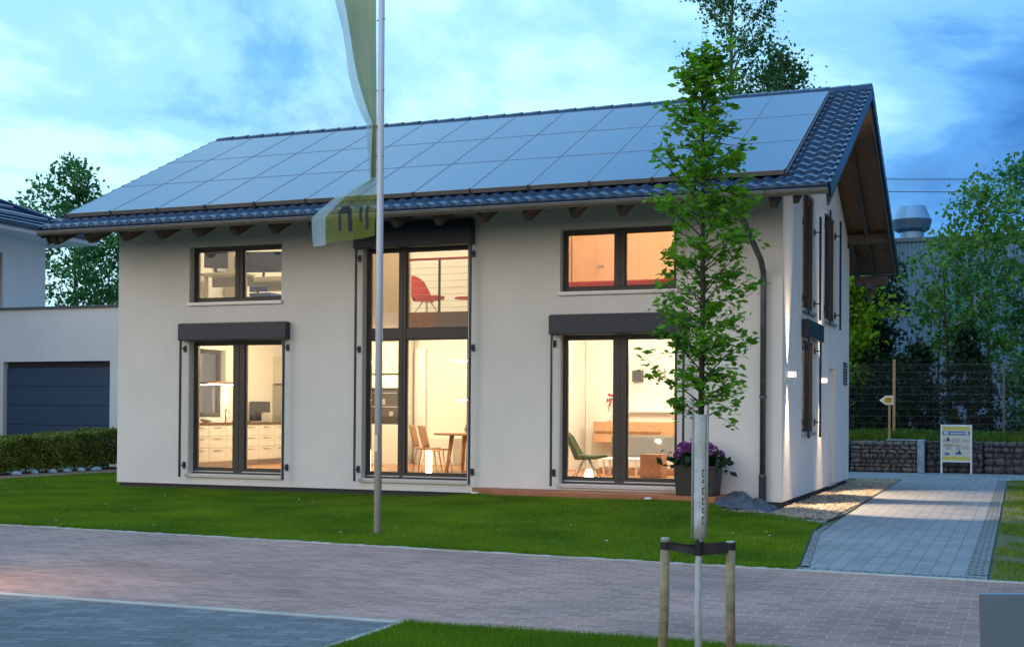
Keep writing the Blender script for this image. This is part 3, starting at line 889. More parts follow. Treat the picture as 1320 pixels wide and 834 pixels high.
# downpipe
dx = -.285
mb = MB()
mb.tube([(dx-.13, EY-.035, 4.60), (dx-.13, EY-.03, 4.50), (dx-.12, EY+.10, 4.36), (dx-.01, -.28, 3.80), (dx, -.105, 3.62), (dx, -.095, 3.5), (dx, -.095, .42)], .048, 14)
dp = mb.build('downpipe', M['zinc_dark'], house, smooth=True)
mb = MB(); mb.tube([(dx, -.095, .42), (dx, -.095, -.08)], .058, 14); mb.build('standpipe', M['anthracite'], dp)
for z in (3.45, 1.66, .42):
    mb = MB(); mb.tube([(dx, -.095, z-.02), (dx, -.095, z+.02)], .06, 14); mb.box(dx-.01, dx+.01, -.05, -.001, z-.01, z+.01); mb.build('pipe_clip', M['zinc_dark'], dp)

# ---- solar panels: 13 columns x 3 rows
pw, ph, gap, lift = 1.018, 1.741, .012, .115
def RP(x, s_, h):
    return (x, EY + s_*CS - SN*h, roofz(EY) + s_*SN + CS*h)
def rbox(mb, x0, x1, s0, s1, h0, h1):
    P = [RP(x0,s0,h0),RP(x1,s0,h0),RP(x1,s1,h0),RP(x0,s1,h0),RP(x0,s0,h1),RP(x1,s0,h1),RP(x1,s1,h1),RP(x0,s1,h1)]
    mb.add(P, [(0,3,2,1),(4,5,6,7),(0,1,5,4),(1,2,6,5),(2,3,7,6),(3,0,4,7)])
proto = None
for c in range(13):
    for r_ in range(3):
        x1 = .20 - c*(pw+gap); s0 = .50 + r_*(ph+gap)
        if proto is None:
            mb = MB(); t = .006
            rbox(mb, x1-pw, x1, s0, s0+t, lift, lift+.04); rbox(mb, x1-pw, x1, s0+ph-t, s0+ph, lift, lift+.04)
            rbox(mb, x1-pw, x1-pw+t, s0+t, s0+ph-t, lift, lift+.04); rbox(mb, x1-t, x1, s0+t, s0+ph-t, lift, lift+.04)
            proto = mb.build('solar_panel', M['panel_frame'], roof)
            mb = MB(); rbox(mb, x1-pw+t, x1-t, s0+t, s0+ph-t, lift+.005, lift+.036); mb.build('cell_glass', M['solar_glass'], proto)
        else:
            q = copy_tree(proto, roof)
            dx_ = -c*(pw+gap); ds = r_*(ph+gap)
            q.location = proto.location + Vector((dx_, ds*CS, ds*SN))
            q.matrix_parent_inverse = proto.matrix_parent_inverse.copy()
mb = MB()
for c in range(14):
    x = .20 - c*(pw+gap) + gap/2
    rbox(mb, x-.022, x+.022, .46, 5.8, .07, lift-.003)
for s_ in (.8, 1.9, 2.6, 3.6, 4.3, 5.4): rbox(mb, -13.1, .2, s_-.02, s_+.02, .045, .069)
mb.build('mounting_rail', M['clamp'], roof)
# light metal strip along the lower panel edge
mb = MB(); rbox(mb, -13.17, .20, .478, .497, lift-.03, lift+.043); mb.build('edge_strip', M['zinc'], roof)
mb = MB()
for c in range(14):
    x = .20 - c*(pw+gap) + gap/2
    rbox(mb, x-.012, x+.012, .462, .477, lift-.03, lift+.06)
mb.build('clamp', M['clamp'], roof)

# ---- wall lamps (up and down light) on the gable
def spot(name, loc, target, energy, size, col, blend=.3, rad=.02):
    l = bpy.data.lights.new(name, 'SPOT'); l.energy = energy; l.spot_size = R(size); l.spot_blend = blend; l.color = col; l.shadow_soft_size = rad
    o = bpy.data.objects.new(name, l); COL.objects.link(o); o.location = loc
    o.rotation_euler = (Vector(target)-Vector(loc)).to_track_quat('-Z', 'Y').to_euler()
    return o
for y, lab in ((.47, 'small white cube wall lamp between the downpipe and the gable window'), (4.12, 'small white cube wall lamp between the gable window and the side door')):
    z = 2.03
    w = empty('wall_lamp', (0, y, z), lab, 'wall lamp', 'up-and-down lamps on the gable wall')
    mb = MB(); mb.box(.001, .02, y-.05, y+.05, z-.055, z+.055)
    mb.box(.02, .13, y-.055, y+.055, z+.044, z+.056); mb.box(.02, .13, y-.055, y+.055, z-.056, z-.044)
    mb.box(.118, .13, y-.055, y+.055, z-.044, z+.044)
    mb.build('lamp_body', M['white_paint'], w)
    mb = MB(); mb.box(.02, .116, y-.05, y-.04, z-.043, z+.043); mb.box(.02, .116, y+.04, y+.05, z-.043, z+.043); mb.box(.1165, .1175, y-.04, y+.04, z-.043, z+.043)
    mb.build('lamp_glass', M['wall_lamp_glow'], w)
    mb = MB(); mb.box(.131, .135, y-.045, y+.045, z-.043, z+.043); mb.build('lamp_lens', M['wall_lamp_glow'], w)
    warm = (1., .74, .46)
    spot('spot_up', (.06, y, z+.07), (.0, y, z+.75), 30, 42, warm, 1.)
    spot('spot_down', (.06, y, z-.07), (.0, y, z-.75), 34, 42, warm, 1.)
    spot('spot_up_far', (.09, y, z+.07), (.0, y, z+1.7), 380, 36, warm, 1.)
    spot('spot_down_far', (.09, y, z-.07), (.0, y, z-1.7), 380, 36, warm, 1.)
    spot('spot_floor', (.10, y, z-.07), (1.6, y+(.1 if y < 1 else .6), GZ), 620, 66, warm, .35)

# ------------------------------------------------------------------ INSIDE THE ROOMS
FZ = .241; UZ = 3.301
def thing1(mb, name, mat, loc, label, cat, group=None, **kw):
    o = mb.build(name, mat, loc=loc, **kw); return tag(o, label, cat, group)

# kitchen: run of cabinets on the left wall
kt = empty('kitchen_unit', (-12.1, 3, FZ), 'long white kitchen base unit with drawers and a brown worktop along the kitchen wall', 'kitchen unit')
X0, X1 = -12.40, -11.84
mb = MB(); mb.box(X0, X1-.02, .45, 4.95, FZ+.10, FZ+.86); mb.build('carcass', M['kitchen_white'], kt)
mb = MB(); mb.box(X0, X1-.07, .45, 4.95, FZ, FZ+.10); mb.build('toe_kick', M['steel'], kt)
mb = MB(); mb.box(X0, X1+.02, .42, 4.97, FZ+.861, FZ+.90); mb.build('worktop', M['worktop'], kt, bevel=.004)
y = .46
while y < 4.9:
    w_ = .62
    for a, b in ((.11, .38), (.39, .62), (.63, .85)):
        mb = MB(); mb.box(X1-.019, X1, y+.006, min(y+w_, 4.95)-.006, FZ+a, FZ+b)
        d_ = mb.build('drawer_front', M['kitchen_white'], kt, bevel=.003)
        mb = MB(); mb.box(X1, X1+.018, y+w_*.3, y+w_*.7, FZ+b-.05, FZ+b-.038); mb.build('handle', M['steel'], d_)
    y += w_
tc_ = empty('tall_cabinet', (-12.1, 5.3, FZ), 'tall white fridge cabinet at the end of the kitchen worktop', 'cabinet')
mb = MB(); mb.box(X0, X1, 5.0, 5.66, FZ+.08, 1.98); mb.build('carcass', M['joint_grey'], tc_)
mb = MB(); mb.box(X1+.001, X1+.02, 5.03, 5.63, FZ+.1, 1.95); mb.build('door', M['kitchen_white'], tc_)
mb = MB(); mb.box(X0, X1-.05, 5.0, 5.66, FZ, FZ+.079); mb.build('toe_kick', M['steel'], tc_)
mb = MB(); mb.tube([(X1+.05, 5.12, 1.1), (X1+.05, 5.12, 1.5)], .01, 8); mb.build('handle', M['steel'], tc_)
wc = empty('wall_cabinet', (-12.2, 5.2, 2.0), 'beige wall cabinet above the tall white fridge cabinet', 'cabinet')
mb = MB(); mb.box(X0, -12.08, 5.02, 5.62, 2.02, 2.62); mb.build('carcass', M['desk_beige'], wc)
mb = MB(); mb.box(-12.079, -12.06, 5.03, 5.61, 2.03, 2.61); mb.build('door', M['desk_beige'], wc)
# faucet, sink things, coffee maker
mb = MB(); mb.tube([(-12.15, 2.75, FZ+.90), (-12.15, 2.75, FZ+1.12), (-12.10, 2.70, FZ+1.18), (-11.98, 2.62, FZ+1.16), (-11.96, 2.61, FZ+1.10)], .014, 10)
mb.tube([(-12.15, 2.75, FZ+.98), (-12.1, 2.84, FZ+1.03)], .008, 8)
thing1(mb, 'faucet', M['steel'], (-12.15, 2.75, FZ+.9), 'chrome kitchen tap below the kitchen window', 'tap', smooth=True)
cm = empty('coffee_machine', (-12.2, 4.15, FZ+.9), 'dark coffee machine standing on the worktop right of the door post', 'coffee machine')
mb = MB(); mb.box(-12.36, -12.02, 4.0, 4.3, FZ+1.12, FZ+1.36); mb.box(-12.36, -12.24, 4.0, 4.3, FZ+.93, FZ+1.12); mb.build('body', M['black_plastic'], cm, bevel=.01)
mb = MB(); mb.box(-12.36, -12.02, 4.0, 4.3, FZ+.902, FZ+.929); mb.build('drip_tray', M['steel'], cm)
mb = MB(); mb.tube([(-12.12, 4.15, FZ+1.119), (-12.12, 4.15, FZ+1.08)], .02, 8); mb.build('spout', M['steel'], cm)
bw = MB(); bw.lathe([(.05,0),(.11,.03),(.14,.08),(.135,.08),(.10,.035)], (-12.05, 1.9, FZ+.901))
thing1(bw, 'fruit_bowl', M['white_paint'], (-12.05, 1.9, FZ+.9), 'white bowl on the kitchen worktop by the window', 'bowl', smooth=True)
bd = MB(); bd.box(-12.3, -12.0, 3.2, 3.55, FZ+.901, FZ+.925); thing1(bd, 'cutting_board', M['worktop'], (-12.15, 3.4, FZ+.9), 'brown wooden cutting board on the kitchen worktop', 'cutting board', bevel=.004)
# small lit shelf in the window niche
hb = empty('extractor_hood', (-12.2, 2.6, 2.0), 'brown hood with a lit strip in front of the kitchen window', 'extractor hood')
mb = MB(); mb.box(-12.40, -12.12, 2.35, 3.1, 1.95, 2.0); mb.build('housing', M['mid_wood'], hb)
mb = MB(); mb.box(-12.36, -12.16, 2.4, 3.05, 1.935, 1.949); mb.build('light_strip', M['lamp_white'], hb)

# kitchen end wall: white cabinet wall with dark oven niche, seen through the tall window
ow = empty('oven_wall', (-10., 5.4, FZ), 'white cabinet wall with a built-in dark oven behind the tall window', 'cabinet')
mb = MB(); mb.box(-10.8, -9.97, 5.1, 5.69, FZ, 2.99); mb.box(-9.22, -9.17, 5.1, 5.69, FZ, 2.99)
mb.box(-9.969, -9.221, 5.1, 5.69, FZ, 1.12); mb.box(-9.969, -9.221, 5.1, 5.69, 1.92, 2.2); mb.build('carcass', M['kitchen_white'], ow)
mb = MB(); mb.box(-9.96, -9.23, 5.16, 5.6, 1.13, 1.91); ov = mb.build('oven', M['oven_glass'], ow)
mb = MB(); mb.box(-9.95, -9.24, 5.145, 5.159, 1.49, 1.515); mb.box(-9.9, -9.30, 5.12, 5.135, 1.80, 1.815); mb.build('oven_handle', M['steel'], ov)
mb = MB(); mb.box(-9.75, -9.6, 5.14, 5.155, 1.55, 1.68); mb.box(-9.5,-9.4,5.14,5.155,1.3,1.4); mb.build('display', M['steel'], ov)
mb = MB(); mb.box(-9.96, -9.23, 5.2, 5.22, 2.25, 2.95); mb.build('lit_back_panel', M['cream_int'], ow)
mb = MB(); mb.box(-9.12, -8.86, 5.62, 5.69, FZ, 2.82)
thing1(mb, 'hall_door', M['white_paint'], (-9.2, 5.65, FZ), 'bright white door leaf at the back of the dining room', 'door', bevel=.005)
mb = MB(); mb.box(-8.8, -8.0, 5.25, 5.68, FZ, .82)
thing1(mb, 'low_cupboard', M['kitchen_white'], (-8.6, 5.4, FZ), 'low white cupboard behind the dining chairs', 'cupboard', bevel=.005)

# dining table and chairs
dt = empty('dining_table', (-6.05, 2.3, FZ), 'round-edged wooden dining table behind the tall window', 'table')
mb = MB(); mb.lathe([(.60,.70),(.74,.705),(.76,.72),(.76,.735),(.74,.745)], (-6.45, 2.7, FZ), 36); mb.build('tabletop', M['light_wood'], dt, smooth=False)
for sx, sy in ((-.38,-.38),(.38,-.38),(-.38,.38),(.38,.38)):
    mb = MB(); mb.tube([(-6.45+sx, 2.7+sy, FZ), (-6.45+sx*.8, 2.7+sy*.8, FZ+.699)], [.03,.045], 10); mb.build('leg', M['light_wood'], dt, smooth=True)
def dining_chair(loc, rz, label):
    c = empty('dining_chair', (0,0,0), label, 'chair', 'wooden dining chairs at the table')
    mb = MB(); mb.grid(lambda u, v: (-.21+.42*u, -.21+.42*v, .45-.025*math.sin(math.pi*u)*math.sin(math.pi*v)), 8, 8)
    s_ = mb.build('seat', M['light_wood'], c, smooth=True); m_ = s_.modifiers.new('s', 'SOLIDIFY'); m_.thickness = .018
    mb = MB(); mb.grid(lambda u, v: (-.21-.10*v-.02, -.20+.40*u, .47+.42*v), 8, 8)
    b_ = mb.build('backrest', M['light_wood'], c, smooth=True); m_ = b_.modifiers.new('s', 'SOLIDIFY'); m_.thickness = .015
    for sx, sy in ((-1,-1),(1,-1),(-1,1),(1,1)):
        mb = MB(); mb.tube([(.17*sx, .17*sy, .44), (.24*sx, .21*sy, .0)], [.014,.010], 8); mb.build('leg', M['light_wood'], c, smooth=True)
    c.location = loc; c.rotation_euler = (0,0,rz)
    return c
dining_chair((-7.25, 2.35, FZ), R(10), 'light wooden dining chair farther left behind the tall window')
dining_chair((-6.82, 1.85, FZ), R(6), 'light wooden dining chair closer to the round table')
mb = MB(); mb.lathe([(.04,0),(.075,.05),(.08,.1),(.05,.14),(.055,.17)], (-6.5, 2.6, FZ+.746)); thing1(mb, 'vase', M['stone_pale'], (-6.5,2.6,FZ+.745), 'small grey-green vase on the dining table', 'vase', smooth=True)
mb = MB(); mb.lathe([(.03,0),(.08,.02),(.09,.14),(.04,.2)], (-6.25, 2.65, FZ+.746)); thing1(mb, 'jug', M['white_paint'], (-6.25,2.65,FZ+.745), 'white jug next to the vase on the dining table', 'jug', smooth=True)
def pend(x0, x1, y, z, label, zt):
    p = empty('pendant_lamp', ((x0+x1)/2, y, z), label, 'lamp', 'linear pendant lamps over the dining table')
    mb = MB(); mb.box(x0, x1, y-.03, y+.03, z+.012, z+.035); mb.build('housing', M['steel'], p)
    mb = MB(); mb.box(x0+.01, x1-.01, y-.025, y+.025, z, z+.011); mb.build('diffuser', M['lamp_white'], p)
    mb = MB(); mb.tube([(x0+.1, y, z+.035), (x0+.1, y, zt)], .002, 5); mb.tube([(x1-.1, y, z+.035), (x1-.1, y, zt)], .002, 5); mb.build('cable', M['steel'], p)
pend(-6.75, -5.6, 2.6, 1.62, 'lower thin glowing pendant bar above the dining table', 2.99)
pend(-6.95, -5.8, 2.9, 2.40, 'upper thin glowing pendant bar under the gallery', 2.99)
# bright floor lamp tube near the table
mb = MB(); mb.lathe([(.05,0),(.05,.01),(.055,.012),(.055,.42),(.03,.43)], (-6.76, 1.35, FZ)); thing1(mb, 'floor_lamp', M['lamp_warm'], (-6.76,1.35,FZ), 'small glowing column lamp on the dining room floor', 'lamp', smooth=True)

# gallery railing
gr = empty('gallery_railing', (-6.4, 2.33, UZ), 'gallery railing with thin wires and a red handrail behind the tall window', 'railing')
mb = MB(); mb.tube([(-7.75, 2.36, 4.37), (-5.06, 2.36, 4.37)], .024, 10); mb.build('handrail', M['pink_red'], gr, smooth=True)
for x in (-7.70, -7.03, -6.1, -5.12):
    mb = MB(); mb.box(x-.018, x+.018, 2.34, 2.38, UZ+.001, 4.345); mb.build('post', M['black_plastic'], gr)
mb = MB()
for i in range(7): mb.tube([(-7.75, 2.36, 3.42+i*.13), (-5.06, 2.36, 3.42+i*.13)], .005, 6)
mb.build('wires', M['steel'], gr)
# red shell armchair on the gallery
def shell_chair(name, loc, rz, mat, label, sc=1.):
    c = empty(name, (0,0,0), label, 'armchair')
    def back(u, v):
        a = (u-.5)*2.1
        w = .30*(1-.25*v*v)
        r = math.sin(a); h = .30+.55*v*(1-.18*abs(a)**2)
        return (( -.20-.22*v + .26*(1-math.cos(a))*(1.0))*sc, r*w*1.15*sc, h*sc + 0.03)
    def seat(u, v):
        a = (u-.5)*2.0
        w = .10+.24*math.sin(math.pi*min(1,.15+v*.85))**.6
        return ((-.22+.62*v)*sc, math.sin(a)*w*sc, (.34+.10*abs(math.sin(a))**2*(1-v)+.05*v - .03*math.sin(v*3.1))*sc+.02)
    for n_, f_ in (('backrest', back), ('seat', seat)):
        mb = MB(); mb.grid(f_, 14, 12); o = mb.build(n_, M[mat], c, smooth=True)
        m_ = o.modifiers.new('s', 'SOLIDIFY'); m_.thickness = .05*sc; m_.offset = 0
        m_ = o.modifiers.new('b', 'SUBSURF'); m_.levels = 1; m_.render_levels = 1
    for sx, sy in ((-1,-1),(1,-1),(-1,1),(1,1)):
        mb = MB(); mb.tube([(.03*sx, .03*sy, .36*sc), (.24*sx*sc, .22*sy*sc, 0)], .012*sc, 8); mb.build('leg', M['steel'], c, smooth=True)
    c.location = loc; c.rotation_euler = (0,0,rz)
    return c
shell_chair('shell_armchair', (-7.72, 3.25, UZ), R(-18), 'red_fabric', 'red shell armchair standing on the gallery behind the wires', 1.0)
rt = empty('side_table', (-6.75, 3.2, UZ), 'low red side table at the right end of the gallery', 'side table')
mb = MB(); mb.lathe([(.28,.35),(.30,.355),(.30,.375),(.28,.38)], (-6.75, 3.2, UZ), 24); mb.build('tabletop', M['red_fabric'], rt)
mb = MB(); mb.tube([(-6.75,3.2,UZ),(-6.75,3.2,UZ+.349)], .018, 8); mb.lathe([(.16,0),(.15,.012),(.02,.02)], (-6.75,3.2,UZ)); mb.build('stem', M['steel'], rt)
mb = MB(); mb.lathe([(.05,0),(.06,.08),(.02,.2),(.025,.55),(.01,.6)], (-6.72, 3.2, UZ+.381)); thing1(mb, 'red_vase', M['red_fabric'], (-6.72,3.2,UZ+.38), 'tall slim red vase on the side table', 'vase', smooth=True)
for i, (xx, lab) in enumerate(((-9.0, 'pale curtain at the back of the gallery, left one'), (-8.05, 'pale curtain at the back of the gallery, right of the armchair'), (-7.45,'pale curtain near the right end of the gallery'))):
    mb = MB(); mb.grid(lambda u, v, xx=xx: (xx-.16+.32*u, 6.2+.02*math.sin(u*30), UZ+.02+2.1*v), 40, 1)
    if xx > -7.8: thing1(mb, 'curtain', M['white_fabric'], (xx, 6.2, UZ), lab, 'curtain', 'curtains at the back of the gallery')

# office upstairs left
def desk(loc, sz, label):
    x, y, z = loc; a, b = sz
    d = empty('desk', loc, label, 'desk', 'office desks')
    mb = MB(); mb.box(x-a/2, x+a/2, y-b/2, y+b/2, z+.87, z+.90); mb.build('desktop', M['desk_beige'], d, bevel=.004)
    mb = MB(); mb.box(x-a/2+.05, x+a/2-.05, y+b/2-.04, y+b/2-.02, z+.66, z+.865); mb.build('modesty_panel', M['joint_grey'], d)
    for s_ in (-1, 1):
        mb = MB(); mb.box(x+s_*(a/2-.08)-.03, x+s_*(a/2-.08)+.03, y-.04, y+.04, z+.03, z+.869); mb.box(x+s_*(a/2-.08)-.03, x+s_*(a/2-.08)+.03, y-b/2+.05, y+b/2-.05, z, z+.03)
        mb.build('leg', M['desk_beige'], d)
    return d
desk((-11.75, 2.1, UZ), (1.1, .6), 'beige office desk near the left half of the upper left window')
desk((-11.3, 3.15, UZ), (1.5, .7), 'beige office desk under the large wall-side monitor')
def monitor(x, y, z, w, h, rz, label):
    m_ = empty('monitor', (0,0,0), label, 'monitor', 'computer monitors in the office')
    mb = MB(); mb.box(-w/2, w/2, -.015, .015, .12, .12+h); mb.build('screen', M['dark_screen'], m_, bevel=.005)
    mb = MB(); mb.box(-.025, .025, .02, .05, .01, .25); mb.build('neck', M['black_plastic'], m_)
    mb = MB(); mb.box(-.12, .12, -.06, .10, 0, .01); mb.build('foot', M['black_plastic'], m_)
    m_.location = (x, y, z); m_.rotation_euler = (0,0,rz)
monitor(-11.95, 2.05, UZ+.901, .48, .36, R(35), 'dark office monitor left in the upper left window')
monitor(-11.50, 2.15, UZ+.901, .36, .26, R(-40), 'small tilted laptop-sized monitor next to the window mullion')
monitor(-11.45, 3.05, UZ+.901, .85, .44, R(12), 'wide dark monitor filling the right half of the upper left window')
mb = MB(); mb.box(-11.75, -11.35, 1.55, 1.95, UZ+.002, UZ+.36); thing1(mb, 'cardboard_box', M['cardboard'], (-11.55,1.75,UZ), 'cardboard box under the left office desk', 'box', bevel=.004)
oc = empty('office_chair', (-10.9, 2.3, UZ), 'blue office chair at the right office desk', 'chair')
mb = MB(); mb.box(-11.16,-10.64,2.05,2.52,UZ+.42,UZ+.49); mb.build('seat', M['chair_blue'], oc, bevel=.03)
mb = MB(); mb.box(-11.12,-10.68,2.00,2.05,UZ+.50,UZ+.62); mb.build('backrest', M['chair_blue'], oc, bevel=.02)
mb = MB(); mb.tube([(-10.9,2.3,UZ+.06),(-10.9,2.3,UZ+.42)], .025, 8); mb.box(-10.92,-10.88,1.97,2.0,UZ+.43,UZ+.6); mb.build('stem', M['black_plastic'], oc)
mb = MB()
for k_ in range(5):
    a = k_*1.2566; mb.tube([(-10.9,2.3,UZ+.07),(-10.9+.28*math.cos(a),2.3+.28*math.sin(a),UZ+.03)], .015, 6)
mb.build('star_base', M['black_plastic'], oc)
mb = MB(); mb.box(-12.38,-12.34,2.6,3.0,4.35,4.85); thing1(mb, 'wall_picture', M['poster_grey'], (-12.36,2.8,4.6), 'pale grey picture on the office wall', 'picture')
mb = MB(); mb.box(-12.39,-12.1,3.0,3.35,UZ,5.0); thing1(mb, 'bookcase', M['desk_beige'], (-12.25,3.2,UZ), 'beige tall bookcase behind the office desks', 'bookcase')

# bedroom upstairs right
bdm = empty('bed', (-3.4, 2.2, UZ), 'low bed with a red cover behind the upper right window', 'bed')
mb = MB(); mb.box(-4.6, -2.0, 1.2, 3.0, UZ+.02, UZ+.25); mb.build('bed_frame', M['mid_wood'], bdm, bevel=.01)
mb = MB(); mb.box(-4.58, -2.02, 1.22, 2.98, UZ+.251, UZ+.42); mb.build('cover', M['red_fabric'], bdm, bevel=.04)
wd = empty('wardrobe', (-4.3, 4.3, UZ), 'peach-coloured wardrobe with a small door handle in the bedroom', 'wardrobe')
mb = MB(); mb.box(-4.9, -3.9, 4.1, 4.59, UZ, 5.4); mb.build('carcass', M['peach_int'], wd)
mb = MB(); mb.box(-4.38, -3.92, 4.075, 4.099, UZ+.02, 5.38); dr = mb.build('door', M['peach_int'], wd, bevel=.005)
mb = MB(); mb.box(-4.34, -4.22, 4.03, 4.05, 4.30, 4.325); mb.box(-4.34,-4.32,4.05,4.075,4.30,4.325); mb.build('handle', M['steel'], dr)

# living room
sb = empty('sideboard', (-3.6, 4.85, 1.0), 'wall-hung wooden sideboard at the back of the living room', 'sideboard')
mb = MB(); mb.box(-4.62, -2.6, 4.68, 5.09, .80, 1.22); mb.build('carcass', M['light_wood'], sb, bevel=.006)
mb = MB(); mb.box(-4.58, -4.02, 4.66, 4.679, .99, 1.03); mb.box(-3.9, -3.2, 4.66, 4.679, .99, 1.03); mb.build('drawer_gap', M['mid_wood'], sb)
orc = empty('orchid', (-4.33, 4.85, 1.22), 'pink orchid in a vase on the sideboard', 'plant')
mb = MB(); mb.lathe([(.03,0),(.045,.02),(.03,.16),(.035,.2)], (-4.33, 4.8, 1.222)); mb.build('vase', M['white_paint'], orc, smooth=True)
mb = MB(); mb.tube([(-4.33,4.8,1.40),(-4.32,4.79,1.6),(-4.26,4.78,1.72)], .006, 6); mb.build('stem', M['leaf_mid'], orc)
rr = np.random.RandomState(5); P = rr.randn(26,3)*np.array([.07,.05,.06])+np.array([-4.28,4.78,1.66]); 
mb = MB()
for p in P:
    d = rr.randn(3); d /= np.linalg.norm(d); e = np.cross(d, rr.randn(3)); e /= np.linalg.norm(e); f_ = np.cross(d, e)
    mb.add([tuple(p+.035*(e*math.cos(t)+f_*math.sin(t))+.008*d*(k%2)) for k, t in enumerate(np.linspace(0,5.24,6))], [tuple(range(6))])
mb.build('petals', M['orchid'], orc)
wl = empty('wall_sconce', (-3.75, 5.08, 2.05), 'dark square wall lamp with wire legs on the living room wall', 'wall lamp')
mb = MB(); mb.box(-3.88, -3.68, 4.95, 5.09, 2.04, 2.27); mb.build('shade', M['black_plastic'], wl)
mb = MB()
for k_ in range(4): mb.tube([(-3.86+k_*.05, 5.0, 2.04), (-3.88+k_*.055, 4.99, 1.86)], .005, 6)
mb.build('wires', M['steel'], wl)
mb = MB(); mb.box(-4.0, -2.5, 4.9, 5.08, 1.42, 1.46); thing1(mb, 'wall_shelf', M['white_paint'], (-3.2,5,1.4), 'white wall shelf above the sideboard', 'shelf', bevel=.004)
sf = empty('sofa', (-3.0, 3.4, FZ), 'light sofa with a dark grey back in the living room', 'sofa')
mb = MB(); mb.box(-4.0, -2.2, 3.0, 3.75, FZ+.10, FZ+.30); mb.build('seat', M['white_fabric'], sf, bevel=.04)
mb = MB(); mb.box(-3.95, -2.2, 3.72, 3.9, FZ+.3, FZ+.72); mb.build('backrest', M['grey_fabric'], sf, bevel=.04)
mb = MB(); mb.box(-4.0, -2.2, 2.95, 3.95, FZ, FZ+.099); mb.build('sofa_base', M['mid_wood'], sf, bevel=.01)
mb = MB(); mb.box(-2.85, -2.45, 1.9, 2.3, FZ, FZ+.42); thing1(mb, 'wooden_stool', M['mid_wood'], (-2.65,2.1,FZ), 'reddish wooden cube stool in front of the sofa', 'stool', bevel=.01)
cb = empty('coffee_table', (-3.3, 2.5, FZ), 'low white coffee table in front of the sofa', 'table')
mb = MB(); mb.box(-3.7, -3.0, 2.3, 2.75, FZ+.28, FZ+.31); mb.build('tabletop', M['white_paint'], cb, bevel=.005)
for sx in (-3.66,-3.04):
    for sy in (2.34, 2.71):
        mb = MB(); mb.box(sx-.015, sx+.015, sy-.015, sy+.015, FZ, FZ+.279); mb.build('leg', M['white_paint'], cb)
shell_chair('lounge_chair', (-3.72, 1.5, FZ), R(10), 'green_fabric', 'olive green shell lounge chair behind the right glass door', .95)
fl = empty('glow_lamp', (-3.50, 1.0, FZ), 'small glowing white floor lamp beside the olive green chair', 'lamp')
mb = MB(); mb.lathe([(.07,0),(.085,.03),(.05,.16),(.02,.17)], (-3.50, .95, FZ+.001)); mb.build('shade', M['lamp_warm'], fl, smooth=True)
cu = MB(); cu.grid(lambda u, v: (-4.87+.02*math.sin(u*60), .5+1.7*u, FZ+.02+2.7*v), 80, 1); thing1(cu, 'curtain', M['white_fabric'], (-4.87,1.2,FZ), 'cream floor-length curtain at the left side of the living room', 'curtain')

# assumed ceiling lamps: unseen fixtures added to give the rooms their light
def area(loc, size, energy, col, rot=(0,0,0), name='room_light', sy=None):
    l = bpy.data.lights.new(name, 'AREA'); l.energy = energy; l.color = col; l.shape = 'RECTANGLE' if sy else 'SQUARE'; l.size = size
    if sy: l.size_y = sy
    o = bpy.data.objects.new(name, l); COL.objects.link(o); o.location = loc; o.rotation_euler = rot
    return o
def point(loc, energy, col, rad=.08, name='assumed_lamp_light'):
    l = bpy.data.lights.new(name, 'POINT'); l.energy = energy; l.color = col; l.shadow_soft_size = rad
    o = bpy.data.objects.new(name, l); COL.objects.link(o); o.location = loc
    return o
def assumed_ceiling_lamp(x, y, z, label, energy, col, pt=True, r=.2):
    c = empty('assumed_ceiling_lamp', (x, y, z), label, 'ceiling lamp', 'assumed round ceiling lamps')
    mb = MB(); mb.lathe([(r,0),(r,-.03),(r-.02,-.045),(r-.03,-.045)], (x, y, z)); mb.build('housing', M['white_paint'], c, smooth=False)
    mb = MB(); mb.lathe([(r-.035,-.046),(r-.04,-.06),(.02,-.07)], (x, y, z)); mb.build('diffuser', M['lamp_warm'], c, smooth=True)
    point((x, y, z-.25), energy*.85, col, .12)
W1 = (1., .86, .55); W2 = (1., .89, .66); W3 = (1., .66, .40)
assumed_ceiling_lamp(-10.6, 2.2, 2.99, 'assumed round white ceiling lamp in the middle of the kitchen', 95, W1)
assumed_ceiling_lamp(-9.4, 3.9, 2.99, 'assumed round white ceiling lamp near the oven wall', 70, W1)
assumed_ceiling_lamp(-6.9, 4.2, 2.99, 'assumed round white ceiling lamp under the gallery', 85, W1)
assumed_ceiling_lamp(-3.6, 2.3, 2.99, 'assumed round white ceiling lamp in the middle of the living room', 150, W2)
assumed_ceiling_lamp(-1.5, 3.0, 2.99, 'assumed round white ceiling lamp near the gable window of the living room', 110, W2)
assumed_ceiling_lamp(-10.6, 3.0, roofz(3.0)-.37, 'assumed round white ceiling lamp in the office', 120, W2)
assumed_ceiling_lamp(-3.4, 2.0, roofz(2.0)-.37, 'assumed round white ceiling lamp in the bedroom', 40, W3)
assumed_ceiling_lamp(-1.6, 3.2, roofz(3.2)-.37, 'assumed round white ceiling lamp near the gable windows of the bedroom', 90, W3)
assumed_ceiling_lamp(-6.6, 4.0, roofz(4.0)-.37, 'assumed round white ceiling lamp above the gallery', 85, W1)

# ------------------------------------------------------------------ GARDEN AND FRONT
# terrace
tr = MB(); tr.prism([(-5.30,-.004),(-4.60,-.72),(-.90,-.72),(-.62,-.004)], 'z', GZ-.05, .10)
tag(tr.build('terrace', M['terrace_tiles'], bevel=.006), kind='structure')
# small flat white stones at the terrace edge
for x, y, lab in ((-4.95,-.72,'flat white stone on the grass at the left end of the terrace'), (-1.95,-.80,'flat white stone on the grass edge in front of the flower tub')):
    mb = MB(); mb.lathe([(.06,0),(.065,.015),(.05,.03),(.01,.034)], (x, y, .035)); thing1(mb, 'white_stone', M['clover'], (x, y, .035), lab, 'stone', smooth=True)
